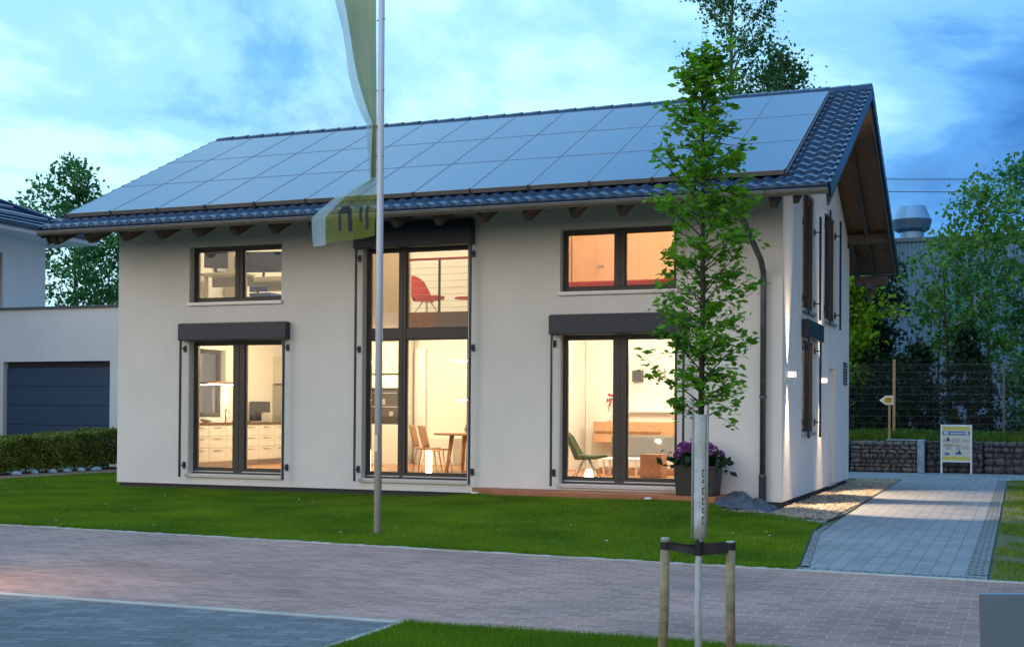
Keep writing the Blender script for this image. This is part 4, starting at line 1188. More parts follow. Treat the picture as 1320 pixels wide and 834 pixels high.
# planter with hydrangea
pt = empty('flower_tub', (-1.27, -.42, .10), 'dark tub with purple hydrangeas beside the right glass door', 'planter')
px, py = -1.25, -.38
mb = MB(); mb.prism([(px-.33,py-.27),(px+.33,py-.27),(px+.33,py+.27),(px-.33,py+.27)], 'z', -.034, -.033)
mb = MB()
b0, b1, zt = .30, .335, .57
mb.add([(px-b0,py-.25,.101),(px+b0,py-.25,.101),(px+b0,py+.25,.101),(px-b0,py+.25,.101),(px-b1,py-.285,zt),(px+b1,py-.285,zt),(px+b1,py+.285,zt),(px-b1,py+.285,zt)],
       [(0,3,2,1),(4,5,6,7),(0,1,5,4),(1,2,6,5),(2,3,7,6),(3,0,4,7)])
mb.build('tub', M['planter'], pt, bevel=.015)

def leafquads(P, size, rs_, flat=0., elong=1.6, droop=0.):
    n = len(P)
    d = rs_.randn(n,3); d[:,2] *= (1-flat); d[:,2] -= droop; d /= np.linalg.norm(d, axis=1)[:,None]
    e = np.cross(d, rs_.randn(n,3)); e /= np.linalg.norm(e, axis=1)[:,None]
    s_ = (size*(.45+1.0*rs_.rand(n)))[:,None]
    nn = np.cross(d, e)
    V = np.stack([P-d*s_*elong*.5, P+e*s_*.5+nn*s_*.12, P+d*s_*elong*.5, P-e*s_*.5+nn*s_*.12], 1)
    return V.reshape(-1,3), np.arange(4*n).reshape(-1,4)
rr = np.random.RandomState(11)
P = []
for k_ in range(26):
    a = rr.rand()*6.28; r_ = .32*math.sqrt(rr.rand())
    c_ = np.array([px+r_*1.05*math.cos(a), py+r_*.7*math.sin(a), zt+.12+.16*(1-(r_/.38)**2)+.05*rr.randn()])
    q = rr.randn(110,3); q /= np.linalg.norm(q,axis=1)[:,None]; q[:,2] = np.abs(q[:,2])*.8
    P.append(c_+q*.085)
V, F = leafquads(np.concatenate(P), .03, rr, elong=1.1); mesh_np('blossoms', V, F, M['petal'], pt)
P = np.array([px,py,zt+.05])+rr.randn(700,3)*np.array([.20,.14,.07]); V, F = leafquads(P, .075, rr, elong=1.7); mesh_np('leaves', V, F, M['leaf_dark'], pt)

# dark crumpled membrane heap at the corner
from mathutils import noise as mnoise
def heap(u, v):
    x = -1.08+1.06*u; y = -1.02+1.0*v
    e = (math.sin(math.pi*u)**.55)*(math.sin(math.pi*min(1, v*.66+.06))**.7)
    cr = abs(mnoise.noise(Vector((x*4.1, y*4.1, .3))))*.16 + abs(mnoise.noise(Vector((x*10., y*10., 1.3))))*.06
    z = GZ-.01 + e*(.10 + .10*max(0, 1-abs(u-.35)*2.2) + cr)
    return (x+.05*mnoise.noise(Vector((x*3, y*3, 5.))), y+.04*mnoise.noise(Vector((x*3, y*3, 9.))), z)
mb = MB(); mb.grid(heap, 60, 50)
o = mb.build('membrane_heap', M['membrane'], loc=(-.5,-.6,GZ)); tag(o, 'dark blue-grey crumpled membrane heaped on the ground beside the downpipe', 'ground sheet')
m_ = o.modifiers.new('s', 'SOLIDIFY'); m_.thickness = .015
def heap_s(n):
    return np.stack([-.95+rs.rand(n)*.9, -1.3+rs.rand(n)*.25], 1)
stones(160, heap_s, .03, 'loose_stones', M['pebbles'], GZ, label='few loose stones at the foot of the dark membrane', cat='stones')

# flag pole and flag
fp = (-3.70, -6.66)
pole = empty('flagpole', (fp[0], fp[1], GZ), 'tall slim grey flagpole standing on the lawn in front of the house', 'flagpole')
mb = MB(); mb.tube([(fp[0],fp[1],GZ-.05),(fp[0],fp[1],3),(fp[0],fp[1],8.2)], [.046,.043,.034], 18); mb.build('pole_tube', M['pole_metal'], pole, smooth=True)
mb = MB(); mb.tube([(fp[0],fp[1],GZ-.03),(fp[0],fp[1],GZ+.03)], .065, 18); mb.build('ground_sleeve', M['zinc_dark'], pole)
mb = MB(); mb.lathe([(.036,0),(.05,.02),(.05,.05),(.02,.08)], (fp[0],fp[1],8.2)); mb.build('pole_cap', M['pole_metal'], pole)
for z in (6.1, 5.25, 4.45):
    mb = MB(); mb.tube([(fp[0]-.06,fp[1],z),(fp[0]+.055,fp[1]-.02,z+.01)], .008, 6); mb.build('halyard_clip', M['steel'], pole)
mb = MB(); mb.box(fp[0]-.02, fp[0]+.02, fp[1]-.056, fp[1]-.044, .9, 1.1); mb.build('cleat', M['steel'], pole)
# flag: slack cloth hanging from the pole, yellow with a white edge strip and black lettering
fl_ = empty('flag', (fp[0]-.05, fp[1], 3.5), 'slack yellow and white banner with dark lettering hanging from the flagpole', 'flag')
def fl_xy(u, z):
    """u 0 at the pole .. 1 at the free edge"""
    t = (z-3.45)/4.5
    if z > 4.8: w = .06 + .62*min(1, (z-4.8)/1.9)**.75
    elif z > 4.15: w = .06 + .05*math.sin((z-4.15)*3)
    else: w = .08 + .78*min(1, (4.15-z)/.35)**.6
    x = fp[0]-.055 - w*u
    y = fp[1] - .02 + .07*math.sin(u*9+z*1.7)*(.3+.7*u) + .05*math.sin(z*4.1+u*2)*u
    return x, y
def fl_part(u0, u1, z0, z1, name, mat, nu=16, nz=60, off=0.):
    mb = MB()
    def f_(a, b):
        u = u0+(u1-u0)*a; zz = z0+(z1-z0)*b
        x, y = fl_xy(u, zz)
        zz2 = zz - .10*u*(1-b) if zz < 4 else zz
        return (x, y+off, zz2)
    mb.grid(f_, nu, nz)
    return mb.build(name, M[mat], fl_, smooth=True)
fl_part(0, .72, 4.20, 8.0, 'cloth', 'flag_yellow', 18, 90)
fl_part(.722, 1, 4.20, 8.0, 'edge_strip', 'flag_white', 8, 90)
fl_part(0, .80, 3.50, 4.199, 'sheer_cloth', 'flag_sheer', 22, 24)
fl_part(.802, 1, 3.50, 4.199, 'edge_strip', 'flag_white', 8, 24)
# lettering fragments on the lower part
def letter(segs):
    for (a, b, c, d) in segs:
        fl_part(a, b, c, d, 'lettering', 'flag_ink', 5, 8, off=-.006)
letter([(.12,.17,3.60,3.86),(.22,.26,3.70,3.86),(.36,.41,3.60,3.84),(.50,.54,3.62,3.82),(.40,.54,3.82,3.86)])

# ------------------------------------------------------------------ street tree with its stakes
def tree(name, label, cat, base, trunk, limbs, leaves, bark, leafm, group=None, seg=8):
    """trunk: (points, radii); limbs: list of (points, radii); leaves: (P array, size, kw)"""
    t = empty(name, base, label, cat, group)
    mb = MB(); mb.tube(trunk[0], trunk[1], seg+2)
    mb.build('trunk', M[bark], t, smooth=True)
    if limbs:
        mb = MB()
        for p, r_ in limbs: mb.tube(p, r_, 5, cap=False)
        mb.build('branches', M[bark], t, smooth=True, fixn=False)
    P, size, kw = leaves
    V, F = leafquads(P, size, np.random.RandomState(len(P) % 1000), **kw)
    mesh_np('crown', V, F, M[leafm], t)
    return t

def grow(rs_, base, h, r0, z_first, nlimb, reach, up, spread, nl_per, leafr, wob=.03, prof=None, twigs=4, top=True, zs=None, lean=(0,0)):
    """generic broad-leaved tree: returns trunk, limbs, leaf points"""
    bx, by, bz = base
    pts = []; n = 9
    wx, wy = rs_.randn(n+1)*wob*h/6, rs_.randn(n+1)*wob*h/6
    for i in range(n+1):
        f_ = i/n
        pts.append((bx+wx[i]*f_+lean[0]*f_*h, by+wy[i]*f_+lean[1]*f_*h, bz+h*f_*.97))
    rad = [max(.006, r0*(1-.92*i/n)) for i in range(n+1)]
    limbs = []; L = []
    for k_ in range(nlimb):
        f_ = z_first + (1-z_first)*(k_+.5*rs_.rand())/nlimb
        f_ = min(f_, .98)
        i = f_*n; a_ = int(i); b_ = min(a_+1, n); w_ = i-a_
        s = np.array(pts[a_])*(1-w_)+np.array(pts[b_])*w_
        az = k_*2.399+rs_.rand()*.8
        g_ = (f_-z_first)/(1-z_first)
        rc = reach*(prof(g_) if prof else (math.sin(math.pi*(.12+.8*g_))**.8))*(.7+.5*rs_.rand())
        d = np.array([math.cos(az), math.sin(az), up*(.6+.8*rs_.rand())])
        e = s + d*rc
        mid = s + d*rc*.5 + np.array([0,0,rc*.08]) + rs_.randn(3)*rc*.05
        r1 = max(.004, rad[a_]*.45)
        limbs.append(([tuple(s), tuple(mid), tuple(e)], [r1, r1*.6, r1*.2]))
        for q in range(twigs):
            u = .35+.65*rs_.rand()
            o_ = s+(e-s)*u
            t_ = o_ + rs_.randn(3)*rc*spread*np.array([1,1,.7])
            limbs.append(([tuple(o_), tuple((o_+t_)/2+rs_.randn(3)*.02*rc), tuple(t_)], [r1*.4, r1*.25, r1*.1]))
            m_ = max(3, int(nl_per*(.6+.8*rs_.rand())))
            L.append(t_+rs_.randn(m_,3)*leafr*np.array([1,1,.75]))
            L.append(o_+(t_-o_)*rs_.rand(m_//3,1)+rs_.randn(m_//3,3)*leafr*.5)
        L.append(e+rs_.randn(int(nl_per*.7),3)*leafr)
    return (pts, rad), limbs, np.concatenate(L)

# sapling
SX, SY = 1.89, -13.78
rs2 = np.random.RandomState(21)
tp = [(SX+.004, SY, GZ-.05), (SX-.004, SY, .35), (SX, SY, .66), (SX+.008, SY, 1.3), (SX+.014, SY, 2.0), (SX+.01, SY, 2.7), (SX+.0, SY, 3.35)]
sap = empty('sapling', (SX, SY, GZ), 'slender young street tree with whitewashed stem and narrow green crown in front of the house', 'tree')
mb = MB(); mb.tube(tp[:4], [.020,.018,.018,.017], 14); mb.build('lower_stem', M['whitewash'], sap, smooth=True)
mb = MB(); mb.tube(tp[3:], [.0168,.014,.010,.004], 10); mb.build('trunk', M['young_bark'], sap, smooth=True)
mb = MB(); L = []
for k_ in range(92):
    f_ = k_/92.
    z0 = 1.34 + 1.95*f_
    az = k_*2.399 + rs2.rand()*.7
    wdt = np.interp(z0, [1.3,1.45,1.85,2.1,2.3,2.5,2.7,3.0,3.2,3.4], [.24,.29,.28,.23,.30,.24,.20,.16,.12,.07])
    rc = wdt*(.45+.65*rs2.rand())
    if rs2.rand() < .14: rc *= 1.3
    s = np.array([SX+.012, SY, z0]); d = np.array([math.cos(az), math.sin(az), .35+.5*rs2.rand()])
    e = s+d*rc; e[2] = min(e[2], 3.42)
    m_ = s+d*rc*.5+np.array([0,0,.015])
    mb.tube([tuple(s), tuple(m_), tuple(e)], [.0045,.003,.0015], 5, cap=False)
    nl = int(58*(.2+1.1*rs2.rand())*(1.1-.2*f_))
    u = .35+.7*rs2.rand(nl,1)**.7
    L.append(s+(e-s)*u+rs2.randn(nl,3)*np.array([.028,.028,.016]))
    for q in range(2):
        t_ = s+(e-s)*(.5+.4*rs2.rand())+rs2.randn(3)*.06
        mb.tube([tuple(s+(e-s)*.45), tuple(t_)], [.0025,.001], 4, cap=False)
        nl2 = 9; L.append(t_+rs2.randn(nl2,3)*.025)
mb.build('branches', M['young_bark'], sap, smooth=True, fixn=False)
V, F = leafquads(np.concatenate(L), .021, rs2, flat=.7, elong=2.3); mesh_np('crown', V, F, M['leaf_sapling'], sap)
# stakes, belt, guard
TX = [(1.715, -13.82), (2.045, -13.70)]
for (x, y), zt_, lab, tilt in ((TX[0], .70, 'left short round wooden stake holding the sapling belt', -.012), (TX[1], .685, 'right short round wooden stake holding the sapling belt', .004)):
    st = empty('tree_stake', (x, y, GZ), lab, 'stake', 'round wooden stakes beside the sapling')
    mb = MB(); mb.tube([(x+tilt*2, y, GZ-.1), (x+tilt*.3, y, .3), (x, y, zt_-.012)], [.0262,.0255,.025], 20); mb.build('shaft', M['stake_wood'], st, smooth=True)
    mb = MB(); mb.tube([(x, y, zt_-.0115), (x, y, zt_-.003), (x, y, zt_+.001)], [.025,.0245,.021], 20); mb.build('cut_top', M['stake_cap'], st)
bt = MB()
def ribbon(p0, p1, sag, h0, h1, tw=0., n=16, off=0.):
    def f_(u, v):
        x = p0[0]+(p1[0]-p0[0])*u; y = p0[1]+(p1[1]-p0[1])*u+off
        h = h0+(h1-h0)*u
        z = p0[2]+(p1[2]-p0[2])*u - sag*math.sin(math.pi*u)
        a = tw*u
        return (x, y+math.sin(a)*h*(v-.5)+.004*math.sin(u*7), z+math.cos(a)*h*(v-.5))
    bt.grid(f_, n, 4)
za = .66
for x, y in TX:
    bt.tube([(x, y, za-.021), (x, y, za+.019)], .0275, 20, cap=False)
ribbon((TX[0][0]+.02, TX[0][1]-.022, za), (SX-.012, SY-.024, za-.022), .006, .036, .040, .5)
ribbon((SX-.012, SY-.026, za-.018), (TX[1][0]-.01, TX[1][1]-.03, za-.01), .002, .062, .052, .1)
ribbon((TX[0][0]+.02, TX[0][1]+.022, za), (SX-.012, SY+.024, za-.016), .004, .036, .045, -.3)
ribbon((SX-.012, SY+.026, za-.012), (TX[1][0]-.01, TX[1][1]+.027, za), .003, .05, .045, .1)
bt.tube([(SX, SY, za-.05), (SX+.002, SY, za+.025)], .0245, 16, cap=False)
bt.grid(lambda u, v: (SX-.022+.022*u+.01*v, SY-.028, za+.0+.03*v+.012*math.sin(u*3.1)), 4, 3)
o = bt.build('tree_belt', M['belt'], loc=(SX, SY, za), fixn=False); tag(o, 'wide black rubber belt tying the sapling between its two stakes', 'belt')
m_ = o.modifiers.new('s', 'SOLIDIFY'); m_.thickness = .003
gd = empty('trunk_guard', (SX, SY, .68), 'white trunk guard with two thin canes and faded dark lettering around the sapling stem', 'trunk guard')
for xo, z0, z1 in ((-.036, .70, 1.46), (.045, .73, 1.46)):
    mb = MB(); mb.tube([(SX+xo, SY-.012, z0), (SX+xo+.004, SY-.012, z1)], .0055, 8); mb.build('cane', M['stake_cap'], gd, smooth=True)
mb = MB(); mb.grid(lambda u, v: (SX+.006+.034*math.cos(math.pi*(1+u)), SY-.004-.024*math.sin(math.pi*u), .705+.66*v), 14, 6)
sl = mb.build('sleeve', M['whitewash'], gd, smooth=True)
m_ = sl.modifiers.new('s', 'SOLIDIFY'); m_.thickness = .002
mb = MB()
for z0, h in ((.78,.035),(.84,.02),(.885,.03),(.94,.03),(1.0,.012),(1.03,.035)):
    mb.box(SX+.022, SX+.034, SY-.0265, SY-.0255+.002, z0, z0+.006); mb.box(SX+.022, SX+.034, SY-.0265, SY-.0235, z0+h, z0+h+.006); mb.box(SX+.022, SX+.026, SY-.0265, SY-.0235, z0+.006, z0+h)
mb.build('lettering', M['ink'], gd)

# blue-grey info panel at the lower right
ip = empty('info_panel', (3.80, -15.3, GZ), 'blank blue-grey information panel cut by the right edge of the photo', 'sign')
mb = MB()
mb.add([(3.375,-15.86,.22),(4.3,-15.50,.22),(4.3,-15.46,.22),(3.375,-15.82,.22),(3.362,-15.83,.745),(4.29,-15.47,.745),(4.29,-15.43,.745),(3.362,-15.79,.745)],
       [(0,3,2,1),(4,5,6,7),(0,1,5,4),(1,2,6,5),(2,3,7,6),(3,0,4,7)])
mb.build('board', M['panel_blue'], ip, bevel=.003)
for x, y in ((3.5,-15.79),(4.15,-15.54)):
    mb = MB(); mb.box(x-.02, x+.02, y+.035, y+.06, GZ, .6); mb.build('post', M['zinc_dark'], ip)

# ------------------------------------------------------------------ BACK: gabions, bank, fence, trees, hall
def rock_wall(name, x0, x1, y0, y1, z0, z1, mat, seed, parent, cell=.17):
    """stones packed in a basket: every stone a squashed blob, front and end faces filled"""
    r_ = np.random.RandomState(seed)
    bm = bmesh.new(); bmesh.ops.create_icosphere(bm, subdivisions=2, radius=1.)
    S = np.array([v.co for v in bm.verts]); T_ = np.array([[v.index for v in f.verts] for f in bm.faces]); bm.free()
    S = np.sign(S)*np.abs(S)**.62
    Vs = []; Fs = []; b = 0
    z = z0
    while z < z1-.03:
        h = min(cell*(.5+.7*r_.rand()), z1-z)
        x = x0
        while x < x1-.02:
            w_ = min(cell*(.5+1.3*r_.rand()), x1-x)
            for yc in (y0+.10, y1-.1) if (y1-y0) > .3 else (y0+.1,):
                c = np.array([x+w_/2, yc+.02*r_.randn(), z+h/2])
                V = S*np.array([w_/2*1.02, .12, h/2*1.03])*(1+.14*r_.randn(len(S),1)*.5)
                a = r_.randn()*.16; ca, sa = math.cos(a), math.sin(a)
                V = np.stack([V[:,0]*ca-V[:,2]*sa, V[:,1], V[:,0]*sa+V[:,2]*ca], 1)+c
                Vs.append(V); Fs.append(T_+b); b += len(S)
            x += w_
        z += h
    o = mesh_np(name, np.concatenate(Vs), np.concatenate(Fs), M[mat], parent)
    mb = MB(); mb.box(x0+.05, x1-.05, y0+.1, y1-.05, z0, z1-.06); mb.build('core', M['stone_dark'], parent)
    return o
def gabion(x0, x1, y0, z1, mat, label, seed, dep=.6):
    g_ = empty('gabion', ((x0+x1)/2, y0, GZ), label, 'gabion', 'stone gabions at the back of the path')
    rock_wall('stones', x0+.01, x1-.01, y0+.01, y0+dep-.01, GZ, z1, mat, seed, g_)
    mb = MB(); s_ = .1; rr_ = .0025
    nx = int((x1-x0)/s_); nz = int((z1-GZ)/s_)
    for i in range(nx+1):
        x = x0+(x1-x0)*i/nx; mb.tube([(x, y0-.012, GZ), (x, y0-.012, z1+.005)], rr_, 4, cap=False); mb.tube([(x, y0-.012, z1+.005), (x, y0+dep, z1+.005)], rr_, 4, cap=False)
    for j in range(nz+1):
        z = GZ+(z1-GZ)*j/nz; mb.tube([(x0, y0-.012, z), (x1, y0-.012, z)], rr_, 4, cap=False)
    mb.build('wire_mesh', M['wire'], g_, fixn=False)
    return g_
gy = 15.0
gabion(-2.6, -.75, gy-.05, .73, 'gabion_stone', 'brown stone gabion half hidden behind the house corner', 1)
gabion(-.73, .98, gy-.05, .73, 'gabion_stone', 'brown stone gabion between the house and the blue-grey end slab', 2)
mb = MB(); mb.box(.99, 1.16, gy-.06, gy+.8, GZ, .76)
thing1(mb, 'end_slab', M['stone_pale'], (1.07, gy, GZ), 'smooth blue-grey upright slab between the two gabion rows', 'slab', bevel=.008)
gabion(1.18, 2.6, gy+.35, .73, 'gabion_stone_grey', 'dark gabion behind the poster stand', 3)
gabion(2.62, 4.4, gy+.37, .73, 'gabion_stone_grey', 'dark gabion right of the poster stand', 4)
gabion(4.42, 7.0, gy+.39, .73, 'gabion_stone_grey', 'dark gabion farthest right, past the edge of the photo', 5)
mb = MB(); mb.box(.2, .96, gy+.0, gy+.35, .742, .765); thing1(mb, 'cover_slab', M['stone_pale'], (.6, gy+.2, .74), 'flat pale slab lying on the brown gabion', 'slab', bevel=.005)
# bank
def bank(u, v):
    x = -12+36*u; y = gy+.5+30*v
    return (x, y, .66 + .10*math.sin(x*.9+y*.5)*min(1, v*8) + .05*math.sin(x*2.3-y*1.1)*min(1, v*8))
mb = MB(); mb.grid(bank, 60, 40); tag(mb.build('embankment', M['lawn_soil_patchy']), kind='structure')
def bz(x, y):
    v = np.clip((y-gy-.5)/30, 0, 1); m_ = np.minimum(1, v*8)
    return .66 + .10*np.sin(x*.9+y*.5)*m_ + .05*np.sin(x*2.3-y*1.1)*m_
rs = np.random.RandomState(31)
blades('bank_grass', lambda x, y: x < 9, (-3.5, 5.5, gy+.6, gy+4.5), 45000, .30, .010, M['grass_rough'], 'tall unmown grass on the bank behind the gabions', zf=bz)
# weeds
n = 9000; x = -3.5+9*rs.rand(n); y = gy+.7+3.2*rs.rand(n)**1.4; k_ = (np.sin(x*3)+np.sin(x*7.7+y*3)+.4 > 0); x, y = x[k_], y[k_]
V, F = leafquads(np.stack([x, y, bz(x, y)+.35*rs.rand(len(x))], 1), .055, rs, flat=.3)
tag(mesh_np('weeds', V, F, M['weeds']), 'leafy weeds growing on the bank behind the fence', 'undergrowth', kind='stuff')

# fence
fy = gy+1.15
fe = [(-3.4,'steel'), (-.9-.9,'steel'), (.30,'wood'), (3.10,'steel'), (5.6,'steel')]
fnc = empty('mesh_fence', (0, fy, .66), 'green-grey wire mesh fence with steel posts on the bank behind the gabions', 'fence')
for i in range(len(fe)):
    x = fe[i][0]
    if fe[i][1] == 'wood':
        mb = MB(); mb.box(x-.035, x+.035, fy-.035, fy+.035, .6, 2.92)
        thing1(mb, 'wooden_post', M['post_wood'], (x, fy, .66), 'light wooden post in the fence behind the yellow arrow sign', 'post', bevel=.006)
    else:
        mb = MB(); mb.box(x-.03, x+.03, fy-.02, fy+.02, .6, 2.80); mb.build('post', M['fence_green'], fnc, bevel=.004)
for i in range(len(fe)-1):
    xa, xb = fe[i][0]+.04, fe[i+1][0]-.04
    mb = MB()
    for j in range(11):
        z = .78+j*.2; mb.box(xa, xb, fy-.012, fy-.004, z-.004, z+.004); mb.box(xa, xb, fy+.004, fy+.012, z-.004, z+.004)
    nx = int((xb-xa)/.05)
    for q in range(nx+1):
        xx = xa+(xb-xa)*q/nx; mb.box(xx-.002, xx+.002, fy-.003, fy+.003, .74, 2.82)
    mb.build('mesh_panel', M['wire'], fnc)
# arrow sign
asn = empty('arrow_sign', (.30, gy+.05, .77), 'small yellow arrow sign pointing left on a wooden stake above the gabion', 'sign')
sx = .27; sy = gy+.12
mb = MB(); mb.box(sx-.03, sx+.03, sy, sy+.03, .70, 1.90); mb.build('stake', M['post_wood'], asn, bevel=.004)
mb = MB(); mb.prism([(sx+.10, 1.68),(sx+.10,1.92),(sx-.10,1.92),(sx-.26,1.80),(sx-.10,1.68)], 'y', sy-.018, sy-.002); br_ = mb.build('board', M['white_paint'], asn)
mb = MB(); mb.prism([(sx+.075,1.715),(sx+.075,1.885),(sx-.09,1.885),(sx-.17,1.80),(sx-.09,1.715)], 'y', sy-.022, sy-.0185); mb.build('yellow_field', M['yellow_sign'], br_)
mb = MB(); mb.box(sx-.08, sx+.05, sy-.0245, sy-.0225, 1.815, 1.84); mb.box(sx-.08, sx+.03, sy-.0245, sy-.0225, 1.765, 1.785); mb.build('lettering', M['ink'], br_)
# poster stand
ps = empty('poster_stand', (1.97, gy-.05, GZ), 'white framed poster stand with a pale yellow poster in front of the dark gabions', 'sign')
px0, px1, py_ = 1.60, 2.33, gy-.14
mb = MB()
for xx in (px0, px1): mb.box(xx-.02, xx+.02, py_-.015, py_+.015, GZ, 1.165)
mb.box(px0+.02, px1-.02, py_-.015, py_+.015, 1.12, 1.165); mb.box(px0+.02, px1-.02, py_-.015, py_+.015, .20, .24); mb.build('frame', M['white_paint'], ps, bevel=.004)
mb = MB()
for xx in (px0, px1): mb.tube([(xx, py_+.02, 1.10), (xx, py_+.38, GZ)], .014, 8)
mb.build('rear_leg', M['white_paint'], ps)
mb = MB(); mb.box(px0+.021, px1-.021, py_-.005, py_+.005, .241, 1.119); po = mb.build('poster', M['poster_bg'], ps)
def pr(x0, x1, z0, z1, mat, nm='print', e=.007):
    m_ = MB(); m_.box(px0+x0, px0+x1, py_-e, py_-.0055, z0, z1); m_.build(nm, M[mat], po)
pr(.03,.70,1.03,1.11,'poster_yellow'); pr(.03,.70,.25,.34,'poster_yellow')
pr(.03,.70,.90,1.00,'poster_blue'); pr(.22,.55,.935,.965,'poster_bg','heading',.008); pr(.06,.17,.92,.985,'poster_bg','print',.008); pr(.58,.66,.92,.985,'poster_bg','print',.008)
for (a,b,c,d,mt) in ((.05,.22,.72,.80,'poster_grey'),(.27,.45,.70,.82,'poster_grey'),(.5,.68,.72,.78,'poster_grey'),(.10,.25,.52,.60,'poster_grey'),(.36,.48,.50,.66,'poster_grey'),(.52,.68,.54,.62,'poster_grey'),(.08,.20,.38,.44,'poster_blue'),(.34,.50,.40,.46,'poster_blue'),(.14,.19,.74,.83,'ink'),(.42,.46,.42,.50,'ink')):
    pr(a,b,c,d,mt)
for j in range(5): pr(.05,.3+.05*(j%3),.66-j*.012,.664-j*.012,'ink','small_print')

# hall with roof vent
hl = empty('industrial_hall', (8, 30, 0), 'large pale blue corrugated metal hall behind the trees', 'hall')
mb = MB(); mb.box(-8, 30, 30, 60, .0, 7.9); mb.build('wall', M['hall_sheet'], hl)
mb = MB(); mb.box(-8.1, 30.1, 29.9, 60.1, 7.901, 8.05); mb.build('roof_edge', M['vent_dark'], hl)
vx, vy = -.38, 31.2
vt = empty('roof_vent', (vx, vy, 8.05), 'round pale blue roof ventilator with a dark band on the hall roof', 'roof ventilator')
mb = MB(); mb.lathe([(.45,0),(.45,.35)], (vx, vy, 8.06), 28); mb.build('base', M['vent_metal'], vt, smooth=False)
mb = MB(); mb.lathe([(.50,.351),(.66,.45),(.74,.78),(.74,.82)], (vx, vy, 8.06), 28); mb.build('lower_band', M['vent_dark'], vt)
mb = MB(); mb.lathe([(.72,.821),(.70,.86),(.50,1.34),(.46,1.38),(.1,1.40)], (vx, vy, 8.06), 28); mb.build('cowl', M['vent_metal'], vt)
# power lines
for i, (za_, zb_, lab) in enumerate(((15.9, 14.1, 'upper thin power line across the sky right of the roof'), (15.1, 13.3, 'lower thin power line across the sky right of the roof'))):
    mb = MB()
    pts = []
    for k_ in range(31):
        u = k_/30; xx = -22+48*u; zz = za_+(zb_-za_)*u*2 - .9*math.sin(math.pi*u)*1. + (.9 if u > .5 else 0)*0
        pts.append((xx, 60, (15.6-i*.75) - .05*(xx+4) - 1.0*math.sin(math.pi*u)*.6 + .55))
    mb.tube(pts, .028, 5); thing1(mb, 'power_line', M['zinc_dark'], (-4, 60, 15), lab, 'power line', 'power lines')

# trees
def mk(name, label, cat, base, h, r0, zf, nl, reach, up, spread, npl, lr, size, bark, leafm, seed, prof=None, twigs=4, kw=None, lean=(0,0), group=None):
    r_ = np.random.RandomState(seed)
    tr_, lm, L = grow(r_, base, h, r0, zf, nl, reach, up, spread, npl, lr, prof=prof, twigs=twigs, lean=lean)
    return tree(name, label, cat, base, tr_, lm, (L, size*.8, kw or dict(elong=1.5)), bark, leafm, group)
G1 = 'young trees on the bank behind the fence'
mk('young_tree', 'young thin-trunked tree behind the poster stand with an airy crown', 'tree', (1.65,19.5,.6), 6.3, .075, .40, 14, 1.1, .75, .36, 18, .20, .12, 'bark', 'leaf_mid', 41, group=G1, lean=(-.05,0))
mk('young_tree', 'young tree with a forked pale trunk right of the poster stand', 'tree', (2.75,19.,.6), 7.6, .08, .36, 16, 1.15, .8, .34, 24, .22, .125, 'bark', 'leaf_mid', 42, group=G1, lean=(-.04,.0))
mk('young_tree', 'tall dense tree at the right edge of the photo', 'tree', (3.75,21.5,.6), 8.6, .10, .25, 20, 1.35, .7, .32, 32, .26, .14, 'bark', 'leaf_far', 43, group=G1)
mk('young_tree', 'slender sapling-like tree between the two forked trees', 'tree', (2.25,18.,.6), 5.2, .05, .40, 11, .8, .9, .30, 18, .18, .11, 'bark', 'leaf_far', 44, group=G1)
mk('young_tree', 'low leaning tree with an open crown left of the poster stand', 'tree', (1.15,20.5,.6), 4.6, .05, .5, 10, .9, .7, .30, 12, .22, .13, 'bark', 'leaf_mid', 45, group=G1, lean=(.03,0))
mk('young_tree', 'broad tree beyond the right edge of the photo', 'tree', (6.1,20,.6), 8.2, .10, .22, 22, 1.7, .7, .32, 30, .32, .16, 'bark', 'leaf_far', 46, group=G1)
mk('lime_bush', 'tall yellow-green bush right behind the house corner', 'bush', (-1.35,17.6,.6), 4.9, .06, .10, 24, .85, .9, .30, 75, .20, .12, 'bark', 'leaf_lime', 47)
mk('dark_tree', 'dark dense conifer-like tree behind the lime bush', 'tree', (-.95,20.5,.6), 5.9, .10, .05, 30, .95, .3, .28, 60, .24, .12, 'bark', 'leaf_dark', 48)
cone = lambda g_: max(.12, 1-.9*g_)
mk('dark_conifer', 'dark low fir behind the poster stand', 'tree', (2.15,17.6,.6), 3.3, .06, .06, 30, 1.0, .12, .22, 50, .13, .085, 'bark', 'leaf_dark', 49, prof=cone)
mk('dark_conifer', 'bluish dark fir between the wooden fence post and the poster stand', 'tree', (.75,18.5,.6), 2.9, .06, .06, 26, .95, .12, .22, 45, .14, .09, 'bark', 'leaf_dark', 50, prof=cone)
mk('shrub', 'round green shrub at the right edge behind the fence', 'bush', (3.9,18.2,.6), 2.4, .05, .10, 16, .7, .6, .30, 40, .2, .11, 'bark', 'leaf_far', 51)
mk('shrub', 'dark shrub behind the yellow arrow sign', 'bush', (-.2,17.9,.6), 2.3, .05, .08, 22, .9, .5, .30, 80, .2, .11, 'bark', 'leaf_dark', 52)
